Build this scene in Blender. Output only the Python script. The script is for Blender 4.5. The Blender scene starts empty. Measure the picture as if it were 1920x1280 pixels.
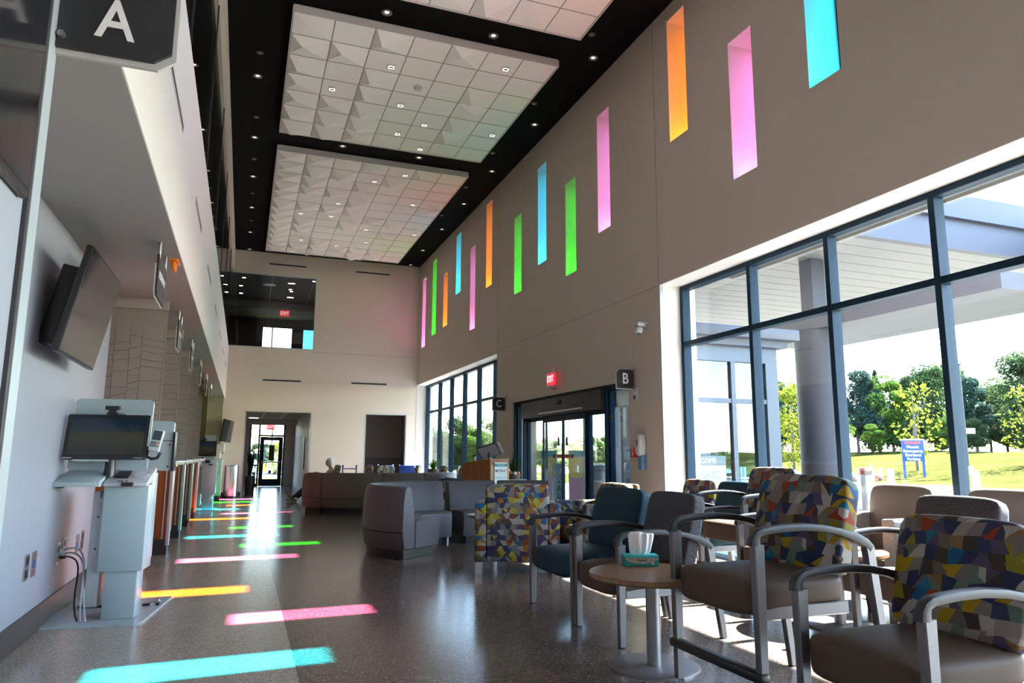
import bpy, bmesh, math, random
import numpy as np
from mathutils import Vector, Matrix
PI = math.pi
S = bpy.context.scene
COL = S.collection
rnd = random.Random(7)

# ---------------------------------------------------------------- camera
F_PX, YAW, PITCH, ROLL, CAM_Z = 1343.08, 0.3555, 0.1585, 0.0051, 1.30
def cam_axes():
    cy, sy, cp, sp, cr, sr = math.cos(YAW), math.sin(YAW), math.cos(PITCH), math.sin(PITCH), math.cos(ROLL), math.sin(ROLL)
    f = Vector((sy*cp, cy*cp, sp)); r0 = Vector((cy, -sy, 0)); u0 = r0.cross(f)
    return cr*r0 + sr*u0, -sr*r0 + cr*u0, f
cam_data = bpy.data.cameras.new('camera'); cam = bpy.data.objects.new('camera', cam_data); COL.objects.link(cam)
_r, _u, _f = cam_axes()
cam.matrix_world = Matrix(((_r.x, _u.x, -_f.x, 0), (_r.y, _u.y, -_f.y, 0), (_r.z, _u.z, -_f.z, CAM_Z), (0, 0, 0, 1)))
cam_data.sensor_width = 36.0; cam_data.lens = F_PX/1920*36.0; cam_data.clip_start = 0.05; cam_data.clip_end = 600
S.camera = cam

# ---------------------------------------------------------------- sky, sun, exposure
SUN_E, SKY_STRENGTH, EXPOSURE = 20.0, 0.50, 2.4
world = bpy.data.worlds.new('sky'); S.world = world; world.use_nodes = True
wn = world.node_tree.nodes; wl = world.node_tree.links
sky = wn.new('ShaderNodeTexSky'); sky.sky_type = 'NISHITA'; sky.sun_disc = False
sky.sun_elevation = math.radians(46); sky.sun_rotation = math.radians(86); sky.air_density = 1.0; sky.dust_density = 0.7; sky.ozone_density = 1.0
wl.new(sky.outputs[0], wn['Background'].inputs[0]); wn['Background'].inputs[1].default_value = SKY_STRENGTH
sun_data = bpy.data.lights.new('sun', 'SUN'); sun_data.energy = SUN_E; sun_data.angle = math.radians(0.6); sun_data.color = (1.0, 0.97, 0.93)
sun = bpy.data.objects.new('sun', sun_data); COL.objects.link(sun)
sun.rotation_euler = Vector((-1.0, -0.06, -1.068)).to_track_quat('-Z', 'Y').to_euler()
sun.location = (30, 8, 30)
S.view_settings.view_transform = 'Standard'; S.view_settings.look = 'None'; S.view_settings.gamma = 1.0
S.view_settings.use_curve_mapping = False; S.view_settings.exposure = EXPOSURE
cy = S.cycles
cy.use_denoising = True; cy.max_bounces = 10; cy.diffuse_bounces = 6; cy.glossy_bounces = 4; cy.transmission_bounces = 6
cy.transparent_max_bounces = 24; cy.sample_clamp_indirect = 6.0; cy.caustics_reflective = False; cy.caustics_refractive = False
cy.use_adaptive_sampling = True; cy.adaptive_threshold = 0.02

# ---------------------------------------------------------------- materials
MATS = {}
def srgb(h):
    h = h.lstrip('#'); c = [int(h[i:i+2], 16)/255 for i in (0, 2, 4)]
    return tuple((v/12.92 if v <= 0.04045 else ((v+0.055)/1.055)**2.4) for v in c)
class NT:
    def __init__(s, name):
        s.m = bpy.data.materials.new(name); s.m.use_nodes = True; s.t = s.m.node_tree; s.n = s.t.nodes; s.l = s.t.links
        s.bsdf = s.n['Principled BSDF']; s.out = s.n['Material Output']
    def new(s, typ, **kw):
        n = s.n.new('ShaderNode' + typ)
        for k, v in kw.items(): setattr(n, k, v)
        return n
    def link(s, a, b): s.l.new(a, b)
    def math(s, op, a, b=None, clamp=False):
        n = s.new('Math', operation=op, use_clamp=clamp)
        for i, v in enumerate((a, b)):
            if v is None: continue
            if isinstance(v, (int, float)): n.inputs[i].default_value = v
            else: s.link(v, n.inputs[i])
        return n.outputs[0]
def setp(b, **kw):
    names = dict(color='Base Color', rough='Roughness', metal='Metallic', spec='Specular IOR Level', coat='Coat Weight', coat_r='Coat Roughness', sheen='Sheen Weight', trans='Transmission Weight', emit='Emission Color', es='Emission Strength', alpha='Alpha')
    for k, v in kw.items():
        i = b.inputs[names[k]]
        i.default_value = (*v, 1) if isinstance(v, tuple) and len(v) == 3 else v
def mat(name, color, rough=0.5, metal=0.0, noise=0.0, nscale=40.0, bump=0.0, spec=0.5, emit=None, es=0.0, coat=0.0, sheen=0.0, stretch=None):
    if name in MATS: return MATS[name]
    g = NT(name); setp(g.bsdf, color=color, rough=rough, metal=metal, spec=spec, coat=coat, sheen=sheen)
    if emit: setp(g.bsdf, emit=emit, es=es)
    if noise or bump:
        tc = g.new('TexCoord'); nz = g.new('TexNoise'); nz.inputs['Scale'].default_value = nscale; nz.inputs['Detail'].default_value = 3
        if stretch:
            mp = g.new('Mapping'); mp.inputs['Scale'].default_value = stretch; g.link(tc.outputs['Object'], mp.inputs['Vector']); g.link(mp.outputs[0], nz.inputs['Vector'])
        else: g.link(tc.outputs['Object'], nz.inputs['Vector'])
        if noise:
            mx = g.new('MixRGB', blend_type='MULTIPLY'); mx.inputs[0].default_value = 1.0; mx.inputs[1].default_value = (*color, 1)
            rp = g.new('ValToRGB'); rp.color_ramp.elements[0].color = (1-noise,)*3 + (1,); rp.color_ramp.elements[1].color = (1+noise*0.4,)*3 + (1,)
            rp.color_ramp.elements[0].position = 0.3; rp.color_ramp.elements[1].position = 0.7
            g.link(nz.outputs[0], rp.inputs[0]); g.link(rp.outputs[0], mx.inputs[2]); g.link(mx.outputs[0], g.bsdf.inputs['Base Color'])
        if bump:
            bp = g.new('Bump'); bp.inputs['Strength'].default_value = bump; bp.inputs['Distance'].default_value = 0.004
            g.link(nz.outputs[0], bp.inputs['Height']); g.link(bp.outputs[0], g.bsdf.inputs['Normal'])
    MATS[name] = g.m; return g.m
def glass(name, tint=(1, 1, 1), refl=1.0, rough=0.0, ior=1.5):
    if name in MATS: return MATS[name]
    g = NT(name); g.n.remove(g.bsdf)
    tr = g.new('BsdfTransparent'); tr.inputs[0].default_value = (*tint, 1)
    gl = g.new('BsdfGlossy'); gl.inputs['Roughness'].default_value = rough; gl.inputs['Color'].default_value = (1, 1, 1, 1)
    lw = g.new('LayerWeight'); lw.inputs[0].default_value = .5; mx = g.new('MixShader')        # Schlick reflection, the same from both faces
    fac = g.math('ADD', g.math('MULTIPLY', g.math('POWER', lw.outputs['Facing'], 5.0), .80), .035)
    g.link(g.math('MULTIPLY', fac, refl, True), mx.inputs[0]); g.link(tr.outputs[0], mx.inputs[1]); g.link(gl.outputs[0], mx.inputs[2]); g.link(mx.outputs[0], g.out.inputs[0])
    MATS[name] = g.m; return g.m
def terrazzo(name, base, dark, light, rough):
    g = NT(name); tc = g.new('TexCoord')
    v = g.new('TexVoronoi'); v.inputs['Scale'].default_value = 110; g.link(tc.outputs['Object'], v.inputs['Vector'])
    rp = g.new('ValToRGB'); e = rp.color_ramp.elements; e[0].color = (*dark, 1); e[1].color = (*base, 1); e[0].position = 0.12; e[1].position = 0.3
    e2 = e.new(0.86); e2.color = (*base, 1); e3 = e.new(0.95); e3.color = (*light, 1); rp.color_ramp.interpolation = 'LINEAR'
    sep = g.new('SeparateColor'); g.link(v.outputs['Color'], sep.inputs[0]); g.link(sep.outputs[0], rp.inputs[0])
    nz = g.new('TexNoise'); nz.inputs['Scale'].default_value = 1.3; nz.inputs['Detail'].default_value = 4; g.link(tc.outputs['Object'], nz.inputs['Vector'])
    mx = g.new('MixRGB', blend_type='MULTIPLY'); mx.inputs[0].default_value = 1
    r2 = g.new('ValToRGB'); r2.color_ramp.elements[0].color = (.82, .82, .82, 1); r2.color_ramp.elements[1].color = (1.1, 1.1, 1.1, 1)
    g.link(nz.outputs[0], r2.inputs[0]); g.link(rp.outputs[0], mx.inputs[1]); g.link(r2.outputs[0], mx.inputs[2]); g.link(mx.outputs[0], g.bsdf.inputs['Base Color'])
    rr = g.new('MapRange'); rr.inputs['To Min'].default_value = rough*0.8; rr.inputs['To Max'].default_value = rough*1.3; g.link(nz.outputs[0], rr.inputs['Value']); g.link(rr.outputs[0], g.bsdf.inputs['Roughness'])
    setp(g.bsdf, spec=0.5); MATS[name] = g.m; return g.m
def mosaic_fabric(name, pal, cells=9.0, rows=9.0, seed=0.0, dark=1.0):
    g = NT(name); tc = g.new('TexCoord'); sp = g.new('SeparateXYZ'); g.link(tc.outputs['Object'], sp.inputs[0])
    u = g.math('MULTIPLY', g.math('ADD', g.math('ADD', sp.outputs[1], g.math('MULTIPLY', sp.outputs[0], 0.93)), 7.13+seed), cells)
    v = g.math('MULTIPLY', g.math('ADD', g.math('ADD', sp.outputs[2], g.math('MULTIPLY', sp.outputs[0], 0.42)), 5.3), rows)
    def wnoise(a, b):
        w = g.new('TexWhiteNoise', noise_dimensions='2D'); c = g.new('CombineXYZ'); g.link(a, c.inputs[0]); g.link(b, c.inputs[1]); g.link(c.outputs[0], w.inputs['Vector']); return w.outputs['Value']
    # wobble the row lines with a slope per column so the edges tilt
    ci = g.math('FLOOR', g.math('MULTIPLY', u, 0.5)); cf = g.math('SUBTRACT', g.math('FRACT', g.math('MULTIPLY', u, 0.5)), 0.5)
    rb = g.math('ROUND', v)
    v2 = g.math('SUBTRACT', v, g.math('MULTIPLY', g.math('SUBTRACT', wnoise(ci, rb), 0.5), g.math('MULTIPLY', cf, .9)))
    j = g.math('FLOOR', v2); t = g.math('FRACT', v2)
    one = g.new('Value'); one.outputs[0].default_value = 3.7
    u1 = g.math('ADD', u, g.math('MULTIPLY', wnoise(j, one.outputs[0]), 3.0))
    b = g.math('ROUND', u1); sl = g.math('MULTIPLY', g.math('SUBTRACT', wnoise(b, j), 0.5), 1.7)
    u2 = g.math('SUBTRACT', u1, g.math('MULTIPLY', sl, g.math('SUBTRACT', t, 0.5)))
    i = g.math('FLOOR', u2); f = g.math('FRACT', u2)
    j2 = g.math('ADD', j, 31.5); split = g.math('GREATER_THAN', wnoise(i, j2), 0.74)
    fl = g.math('GREATER_THAN', wnoise(j2, i), 0.5)
    tt = g.math('ABSOLUTE', g.math('SUBTRACT', fl, t))
    side = g.math('MULTIPLY', g.math('GREATER_THAN', f, tt), split)
    k = wnoise(g.math('ADD', i, g.math('MULTIPLY', side, 0.37)), j)
    rp = g.new('ValToRGB'); rp.color_ramp.interpolation = 'CONSTANT'; els = rp.color_ramp.elements
    els[0].color = (*[c*dark for c in pal[0]], 1); els[0].position = 0; els[1].position = 1/len(pal); els[1].color = (*[c*dark for c in pal[1]], 1)
    for q in range(2, len(pal)):
        e = els.new(q/len(pal)); e.color = (*[c*dark for c in pal[q]], 1)
    g.link(k, rp.inputs[0]); g.link(rp.outputs[0], g.bsdf.inputs['Base Color'])
    nz = g.new('TexNoise'); nz.inputs['Scale'].default_value = 500; bp = g.new('Bump'); bp.inputs['Strength'].default_value = .25; bp.inputs['Distance'].default_value = .002
    g.link(tc.outputs['Object'], nz.inputs['Vector']); g.link(nz.outputs[0], bp.inputs['Height']); g.link(bp.outputs[0], g.bsdf.inputs['Normal'])
    setp(g.bsdf, rough=0.65, spec=0.2); MATS[name] = g.m; return g.m
def weave(name, c1, c2, scale=260.0, rough=0.8):
    if name in MATS: return MATS[name]
    g = NT(name); tc = g.new('TexCoord'); mp = g.new('Mapping'); mp.inputs['Scale'].default_value = (1, 1, 0.3); g.link(tc.outputs['Object'], mp.inputs[0])
    nz = g.new('TexNoise'); nz.inputs['Scale'].default_value = scale; nz.inputs['Detail'].default_value = 2; g.link(mp.outputs[0], nz.inputs['Vector'])
    rp = g.new('ValToRGB'); rp.color_ramp.elements[0].color = (*c1, 1); rp.color_ramp.elements[1].color = (*c2, 1); rp.color_ramp.elements[0].position = .38; rp.color_ramp.elements[1].position = .62
    g.link(nz.outputs[0], rp.inputs[0]); g.link(rp.outputs[0], g.bsdf.inputs['Base Color']); setp(g.bsdf, rough=rough, spec=.25); MATS[name] = g.m; return g.m
def wood(name, c1, c2, scale=6.0, rough=0.35):
    if name in MATS: return MATS[name]
    g = NT(name); tc = g.new('TexCoord'); mp = g.new('Mapping'); mp.inputs['Scale'].default_value = (scale, scale*6, scale*.5); g.link(tc.outputs['Object'], mp.inputs[0])
    nz = g.new('TexNoise'); nz.inputs['Scale'].default_value = 2.0; nz.inputs['Detail'].default_value = 6; g.link(mp.outputs[0], nz.inputs['Vector'])
    rp = g.new('ValToRGB'); rp.color_ramp.elements[0].color = (*c1, 1); rp.color_ramp.elements[1].color = (*c2, 1); rp.color_ramp.elements[0].position = .35; rp.color_ramp.elements[1].position = .65
    g.link(nz.outputs[0], rp.inputs[0]); g.link(rp.outputs[0], g.bsdf.inputs['Base Color']); setp(g.bsdf, rough=rough); MATS[name] = g.m; return g.m
def leafmat(name, c1, c2, transl=0.35):
    if name in MATS: return MATS[name]
    g = NT(name); g.n.remove(g.bsdf); oi = g.new('ObjectInfo'); tc = g.new('TexCoord'); nz = g.new('TexNoise'); nz.inputs['Scale'].default_value = 1.3; g.link(tc.outputs['Object'], nz.inputs['Vector'])
    rp = g.new('ValToRGB'); rp.color_ramp.elements[0].color = (*c1, 1); rp.color_ramp.elements[1].color = (*c2, 1); rp.color_ramp.elements[0].position = .3; rp.color_ramp.elements[1].position = .7
    g.link(nz.outputs[0], rp.inputs[0]); d = g.new('BsdfDiffuse'); tl = g.new('BsdfTranslucent'); mx = g.new('MixShader'); mx.inputs[0].default_value = transl
    g.link(rp.outputs[0], d.inputs[0]); g.link(rp.outputs[0], tl.inputs[0]); g.link(d.outputs[0], mx.inputs[1]); g.link(tl.outputs[0], mx.inputs[2]); g.link(mx.outputs[0], g.out.inputs[0]); MATS[name] = g.m; return g.m

M_TAUPE = mat('taupe_wall_paint', (.54, .475, .415), .75, noise=.05, nscale=180, bump=.08)
M_CREAM = mat('cream_wall_paint', (.68, .615, .54), .7, noise=.03, nscale=120, bump=.05)
M_WHITE = mat('white_wall_paint', (.66, .65, .645), .65, noise=.02, nscale=120)
M_REVEAL = mat('white_reveal_paint', (.66, .65, .63), .6, noise=.02, nscale=60)
M_LEFT = mat('skylit_white_wall_paint', (.27, .285, .325), .6, noise=.02, nscale=120)  # white wall; its bluish skylit tone is put into the colour
M_BAYC = mat('grey_bay_ceiling_paint', (.30, .31, .285), .75)
M_BLACKC = mat('black_ceiling_paint', (.0035, .0035, .004), .8, noise=.2, nscale=9, spec=.08)
M_TILE = mat('white_acoustic_tile', (.88, .86, .84), .8, noise=.04, nscale=60)
M_GRID = mat('tile_grid_grey', (.32, .31, .30), .6)
M_FLOOR = terrazzo('brown_terrazzo', (.125, .098, .082), (.07, .054, .045), (.26, .215, .185), .19)
M_WALK = terrazzo('grey_terrazzo', (.38, .33, .268), (.24, .20, .16), (.54, .48, .40), .19)
M_BASEB = mat('dark_brown_baseboard', (.055, .045, .042), .45, noise=.1)
M_FRAME = mat('dark_window_metal', (.008, .027, .050), .5, metal=.2, noise=.1, nscale=30, spec=.2)  # blue in the base colour stands in for skylight on the mullion sides
M_GLASS = glass('clear_window_glass', (.95, .975, .97), 1.0)
M_GLASSD = glass('dark_upper_glass', (.72, .75, .73), .8)
M_GLASSR = glass('reflective_vestibule_glass', (.42, .58, .70), 2.2)  # the blue tint stands in for deep sky reflected in the panes
def frosted(name, tint, body, share):
    m = glass(name, tint, .6); t = m.node_tree; out = t.nodes['Material Output']; src = out.inputs[0].links[0].from_socket
    d = t.nodes.new('ShaderNodeBsdfDiffuse'); d.inputs[0].default_value = (*body, 1); tl = t.nodes.new('ShaderNodeBsdfTranslucent'); tl.inputs[0].default_value = (*body, 1)
    a = t.nodes.new('ShaderNodeMixShader'); a.inputs[0].default_value = .4; b = t.nodes.new('ShaderNodeMixShader'); b.inputs[0].default_value = share
    t.links.new(d.outputs[0], a.inputs[1]); t.links.new(tl.outputs[0], a.inputs[2]); t.links.new(src, b.inputs[1]); t.links.new(a.outputs[0], b.inputs[2]); t.links.new(b.outputs[0], out.inputs[0]); return m
M_PART = frosted('frosted_partition_glass', (.86, .85, .82), (.42, .375, .34), .62)
M_STEEL = mat('brushed_steel', (.55, .55, .56), .3, metal=1.0, noise=.1, nscale=30, stretch=(1, 1, .05))
M_SILVER = mat('silver_painted_metal', (.15, .148, .155), .40, metal=.55, noise=.06, nscale=60)
M_PEDES = mat('silver_pedestal_metal', (.26, .26, .275), .36, metal=.6, noise=.04, nscale=60)
M_CHARC = mat('charcoal_metal', (.05, .05, .055), .4, metal=.4, noise=.1)
M_BLACK = mat('black_plastic', (.012, .012, .014), .35, noise=.1)
M_RUBBER = mat('dark_arm_urethane', (.016, .017, .022), .5, noise=.15, nscale=90)
M_SCREEN = mat('dark_screen_glass', (.012, .012, .015), .10, noise=.05, nscale=2)
M_WPLAST = mat('white_plastic', (.50, .51, .53), .35, noise=.02)
M_WMETAL = mat('white_powder_coat', (.38, .455, .475), .26, noise=.02)
M_TAUPEF = mat('taupe_vinyl_seat', (.082, .055, .042), .58, noise=.07, nscale=200, bump=.06, spec=.18)
M_TEALF = mat('teal_vinyl', (.008, .038, .060), .58, noise=.06, nscale=200, bump=.05, spec=.18)
M_GREYW = weave('charcoal_textile', (.03, .03, .036), (.095, .095, .108))
M_LGREYW = weave('light_grey_textile', (.30, .30, .31), (.52, .52, .53))
M_BEIGEF = mat('beige_vinyl', (.165, .132, .108), .55, noise=.05, nscale=160, bump=.05)
M_SOFA = mat('grey_sofa_vinyl', (.10, .096, .112), .5, noise=.06, nscale=150, bump=.05, spec=.25)
M_SOFAB = mat('brown_sofa_vinyl', (.115, .088, .072), .48, noise=.06, nscale=150, bump=.05, spec=.4)
PAL = [srgb(c) for c in ('#b9b0aa', '#857b76', '#2c355c', '#43372f', '#b9951c', '#a89c95', '#1a5f92', '#2f375f', '#8e7f76', '#a3401f', '#6b8578', '#8c8480', '#c4bbb4', '#94744a', '#4a3d36', '#3a4266', '#9a8f2a', '#776a63', '#5a5070', '#2a7a9c')]
M_MOSAIC = mosaic_fabric('mosaic_print_fabric', PAL, 15.5, 14.0, 0.0, .62)
PAL2 = [srgb(c) for c in ('#d8d2cb', '#8c7a68', '#d9cf3a', '#4b4a7a', '#c98f3e', '#9aa0a0', '#2f86b8', '#584f78', '#a8572f', '#a8a198', '#7a5f4a', '#e2dc62', '#575c80', '#cfc8c0')]
M_MOSAIC2 = mosaic_fabric('bright_mosaic_print_fabric', PAL2, 17.5, 17.0, 2.0, .36)
M_OAK = wood('oak_table_laminate', (.165, .082, .040), (.225, .120, .060), 3.0, .28)
M_CHERRY = wood('orange_cherry_laminate', (.26, .075, .022), (.34, .11, .035), 2.0, .4)
M_LEAF = leafmat('fresh_leaf', (.06, .14, .02), (.17, .30, .045))
M_DKLEAF = leafmat('dark_leaf', (.015, .045, .012), (.05, .11, .03))
M_BARK = mat('bark', (.11, .085, .065), .85, noise=.3, nscale=14, bump=.4)
M_CONC = mat('pale_concrete', (.42, .40, .37), .8, noise=.1, nscale=3)
M_RED = mat('red_plastic', (.55, .03, .025), .4)
M_TEXTW = mat('white_lettering', (.80, .80, .80), .5)
M_SIGN = mat('charcoal_sign_face', (.022, .024, .028), .45, noise=.05)
M_ACRYL = mat('pale_acrylic_edge', (.46, .47, .46), .25)

# ---------------------------------------------------------------- geometry helpers
def link(name, me, m=None, parent=None, loc=None, rot=None, smooth=None):
    if m is not None and len(me.materials) == 0:
        for q in (m if isinstance(m, (list, tuple)) else [m]): me.materials.append(q)
    o = bpy.data.objects.new(name, me); COL.objects.link(o)
    if parent is not None: o.parent = parent
    if loc is not None: o.location = loc
    if rot is not None: o.rotation_euler = rot
    return o
def finish(bm, name, m=None, parent=None, smooth=False, loc=None, rot=None):
    bmesh.ops.recalc_face_normals(bm, faces=bm.faces)
    me = bpy.data.meshes.new(name); bm.to_mesh(me); bm.free()
    if smooth:
        for p in me.polygons: p.use_smooth = True
        try: me.set_sharp_from_angle(angle=math.radians(40))
        except Exception: pass
    return link(name, me, m, parent, loc, rot)
def tag(o, label=None, cat=None, group=None, kind=None):
    if label: o['label'] = label
    if cat: o['category'] = cat
    if group: o['group'] = group
    if kind: o['kind'] = kind
    return o
def thing(name, label, cat, loc=(0, 0, 0), rz=0.0, group=None):
    o = bpy.data.objects.new(name, None); COL.objects.link(o); o.location = loc; o.rotation_euler = (0, 0, rz); o.empty_display_size = .1
    return tag(o, label, cat, group)
def clone(root, loc, rz=None, label=None, group=None):
    r = root.copy(); COL.objects.link(r); r.location = loc
    if rz is not None: r.rotation_euler = (0, 0, rz)
    if label: r['label'] = label
    if group: r['group'] = group
    for ch in list(root.children):
        c = ch.copy(); COL.objects.link(c); c.parent = r
        for gch in list(ch.children):
            d = gch.copy(); COL.objects.link(d); d.parent = c
    return r
def abox(bm, x0, x1, y0, y1, z0, z1, bev=0.0, seg=1, mi=0):
    t = bmesh.new(); bmesh.ops.create_cube(t, size=1)
    for v in t.verts: v.co = Vector(((x0+x1)/2 + v.co.x*(x1-x0), (y0+y1)/2 + v.co.y*(y1-y0), (z0+z1)/2 + v.co.z*(z1-z0)))
    if bev > 0: bmesh.ops.bevel(t, geom=list(t.edges), offset=min(bev, .49*min(abs(x1-x0), abs(y1-y0), abs(z1-z0))), segments=seg, affect='EDGES', profile=.5)
    merge(bm, t, mi)
def merge(bm, t, mi=0, M=None):
    vs = [bm.verts.new(M @ v.co if M else v.co) for v in t.verts]
    t.verts.index_update()
    for f in t.faces:
        try:
            nf = bm.faces.new([vs[v.index] for v in f.verts]); nf.material_index = mi or f.material_index; nf.smooth = f.smooth
        except ValueError: pass
    t.free()
def box(name, x0, x1, y0, y1, z0, z1, m, parent=None, bev=0.0, seg=2, smooth=None):
    bm = bmesh.new(); abox(bm, x0, x1, y0, y1, z0, z1, bev, seg)
    return finish(bm, name, m, parent, smooth if smooth is not None else (bev > 0 and seg > 1))
def boxes(name, lst, m, parent=None, bev=0.0, seg=1):
    bm = bmesh.new()
    for b in lst: abox(bm, *b, bev, seg)
    return finish(bm, name, m, parent)
def struct(o): o['kind'] = 'structure'; return o
def alathe(bm, prof, seg=24, c=(0, 0, 0), M=None, cap=True):
    t = bmesh.new(); rings = []
    for r, z in prof: rings.append([t.verts.new((c[0]+r*math.cos(2*PI*k/seg), c[1]+r*math.sin(2*PI*k/seg), c[2]+z)) for k in range(seg)])
    for a, b in zip(rings, rings[1:]):
        for k in range(seg): t.faces.new((a[k], a[(k+1) % seg], b[(k+1) % seg], b[k]))
    if cap:
        t.faces.new(rings[0][::-1]); t.faces.new(rings[-1])
    merge(bm, t, 0, M)
def lathe(name, prof, m, parent=None, seg=24, c=(0, 0, 0), smooth=True, M=None):
    bm = bmesh.new(); alathe(bm, prof, seg, c, M); return finish(bm, name, m, parent, smooth)
def atube(bm, pts, r, seg=8):
    pts = [Vector(p) for p in pts]; n = len(pts); rr = r if isinstance(r, (list, tuple)) else [r]*n
    t = bmesh.new(); rings = []; prevx = None
    for i, p in enumerate(pts):
        d = (pts[min(i+1, n-1)] - pts[max(i-1, 0)]).normalized()
        if prevx is None: x = d.orthogonal().normalized()
        else:
            x = (prevx - d*prevx.dot(d)); x = x.normalized() if x.length > 1e-6 else d.orthogonal().normalized()
        prevx = x; y = d.cross(x)
        rings.append([t.verts.new(p + rr[i]*(math.cos(2*PI*k/seg)*x + math.sin(2*PI*k/seg)*y)) for k in range(seg)])
    for a, b in zip(rings, rings[1:]):
        for k in range(seg): t.faces.new((a[k], a[(k+1) % seg], b[(k+1) % seg], b[k]))
    t.faces.new(rings[0][::-1]); t.faces.new(rings[-1]); merge(bm, t)
def tube(name, pts, r, m, parent=None, seg=8):
    bm = bmesh.new(); atube(bm, pts, r, seg); return finish(bm, name, m, parent, True)
def aloft(bm, rings, caps=True):
    t = bmesh.new(); R = [[t.verts.new(p) for p in r] for r in rings]; k = len(R[0])
    for a, b in zip(R, R[1:]):
        for q in range(k): t.faces.new((a[q], a[(q+1) % k], b[(q+1) % k], b[q]))
    if caps: t.faces.new(R[0][::-1]); t.faces.new(R[-1])
    merge(bm, t)
def loft(name, rings, m, parent=None, smooth=True):
    bm = bmesh.new(); aloft(bm, rings); return finish(bm, name, m, parent, smooth)
def rrect(w, h, r, n=3):
    out = []
    for cx, cyy, a0 in ((w/2-r, h/2-r, 0), (-w/2+r, h/2-r, 90), (-w/2+r, -h/2+r, 180), (w/2-r, -h/2+r, 270)):
        for i in range(n+1):
            a = math.radians(a0 + 90*i/n); out.append((cx+r*math.cos(a), cyy+r*math.sin(a)))
    return out
def prism(name, poly, d0, d1, axis, m, parent=None, bev=0.0, smooth=False):
    """poly in the two axes other than `axis` (cyclic order x->y->z), extruded from d0 to d1 along axis"""
    bm = bmesh.new(); aprism(bm, poly, d0, d1, axis)
    if bev: bmesh.ops.bevel(bm, geom=list(bm.edges), offset=bev, segments=2, affect='EDGES', profile=.5)
    return finish(bm, name, m, parent, smooth or bev > 0)
def aprism(bm, poly, d0, d1, axis):
    def P(a, b, d): return {0: (d, a, b), 1: (a, d, b), 2: (a, b, d)}[axis]
    aloft(bm, [[P(a, b, d0) for a, b in poly], [P(a, b, d1) for a, b in poly]])
def cushion(bm, c, h, n=5.0, cuts=7, M=None, bulge=(0, 0, 0), taper=None):
    """superquadric cushion centred c with half sizes h; bulge adds crown along +/- axes"""
    t = bmesh.new(); bmesh.ops.create_cube(t, size=2); bmesh.ops.subdivide_edges(t, edges=list(t.edges), cuts=cuts, use_grid_fill=True)
    for v in t.verts:
        p = v.co.copy(); p = Vector([math.copysign(abs(q)**.8, q) for q in p])
        s = (abs(p.x)**n + abs(p.y)**n + abs(p.z)**n)**(1/n); mx = max(abs(p.x), abs(p.y), abs(p.z)); q = p*(mx/s) if s else p
        e = [q.x*h[0], q.y*h[1], q.z*h[2]]
        for ax in range(3):
            o = [k for k in range(3) if k != ax]; e[ax] += math.copysign(bulge[ax], q[ax])*abs(q[ax])*(1-q[o[0]]**2)*(1-q[o[1]]**2) if bulge[ax] else 0
        v.co = Vector((e[0]+c[0], e[1]+c[1], e[2]+c[2]))
    for f in t.faces: f.smooth = True
    merge(bm, t, 0, M)
def text(name, s, size, loc, right, up, m, parent=None, depth=.004, align='CENTER', bold=0.0, sx=1.0):
    cu = bpy.data.curves.new(name, 'FONT'); cu.body = s; cu.size = size; cu.align_x = align; cu.align_y = 'CENTER'; cu.extrude = depth; cu.offset = bold; cu.resolution_u = 3
    cu.materials.append(m); o = bpy.data.objects.new(name, cu); COL.objects.link(o)
    R = Vector(right).normalized(); U = Vector(up).normalized(); N = R.cross(U)
    mw = Matrix(((R.x*sx, U.x, N.x, loc[0]), (R.y*sx, U.y, N.y, loc[1]), (R.z*sx, U.z, N.z, loc[2]), (0, 0, 0, 1)))
    if parent is not None: o.parent = parent
    o.matrix_basis = mw
    return o

# ================================================================ THE ROOM SHELL
W, WO, D, ZC = 5.52, 6.12, 24.30, 7.90          # right wall inner / outer face, far wall, ceiling
LW, FX = -1.36, -0.60                            # kiosk bay wall, fascia plane
def wall_holes(name, axis, d0, d1, u0, u1, z0, z1, holes, m):
    cuts = sorted({u0, u1, *[h[0] for h in holes], *[h[1] for h in holes]}); bm = bmesh.new()
    for a, b in zip(cuts, cuts[1:]):
        if b <= u0 or a >= u1: continue
        zs = sorted([(h[2], h[3]) for h in holes if h[0] <= a+1e-6 and h[1] >= b-1e-6]); z = z0
        for p, q in zs + [(z1, z1)]:
            if p > z+1e-6:
                if axis == 0: abox(bm, d0, d1, a, b, z, p)
                else: abox(bm, a, b, d0, d1, z, p)
            z = max(z, q)
    bmesh.ops.remove_doubles(bm, verts=bm.verts, dist=1e-5)
    return struct(finish(bm, name, m))
def lining(name, axis, d0, d1, u0, u1, z0, z1, m, t=.006, sides='LRTB'):
    bm = bmesh.new()
    def B(a, b, c, d): abox(bm, d0, d1, a, b, c, d) if axis == 0 else abox(bm, a, b, d0, d1, c, d)
    if 'L' in sides: B(u0, u0+t, z0, z1)
    if 'R' in sides: B(u1-t, u1, z0, z1)
    if 'T' in sides: B(u0, u1, z1-t, z1)
    if 'B' in sides: B(u0, u1, z0, z0+t)
    return struct(finish(bm, name, m))
YB = -5.0
struct(box('floor', .39, W+.62, YB, D+.2, -.12, 0, M_FLOOR))
struct(box('floor_walkway', -3.4, .39, YB, D+.2, -.12, 0, M_WALK))
struct(box('floor_hall', -.1, 2.2, D+.2, 32.3, -.12, 0, M_FLOOR))
struct(box('floor_niche', 3.6, 5.4, D+.2, 26.2, -.12, 0, M_FLOOR))
struct(box('ceiling', FX-.2, W, YB, D, ZC, ZC+.1, M_BLACKC))
struct(box('roof', -5.4, WO+.0, YB-.2, 34, ZC+.1, ZC+.35, M_CONC))
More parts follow.
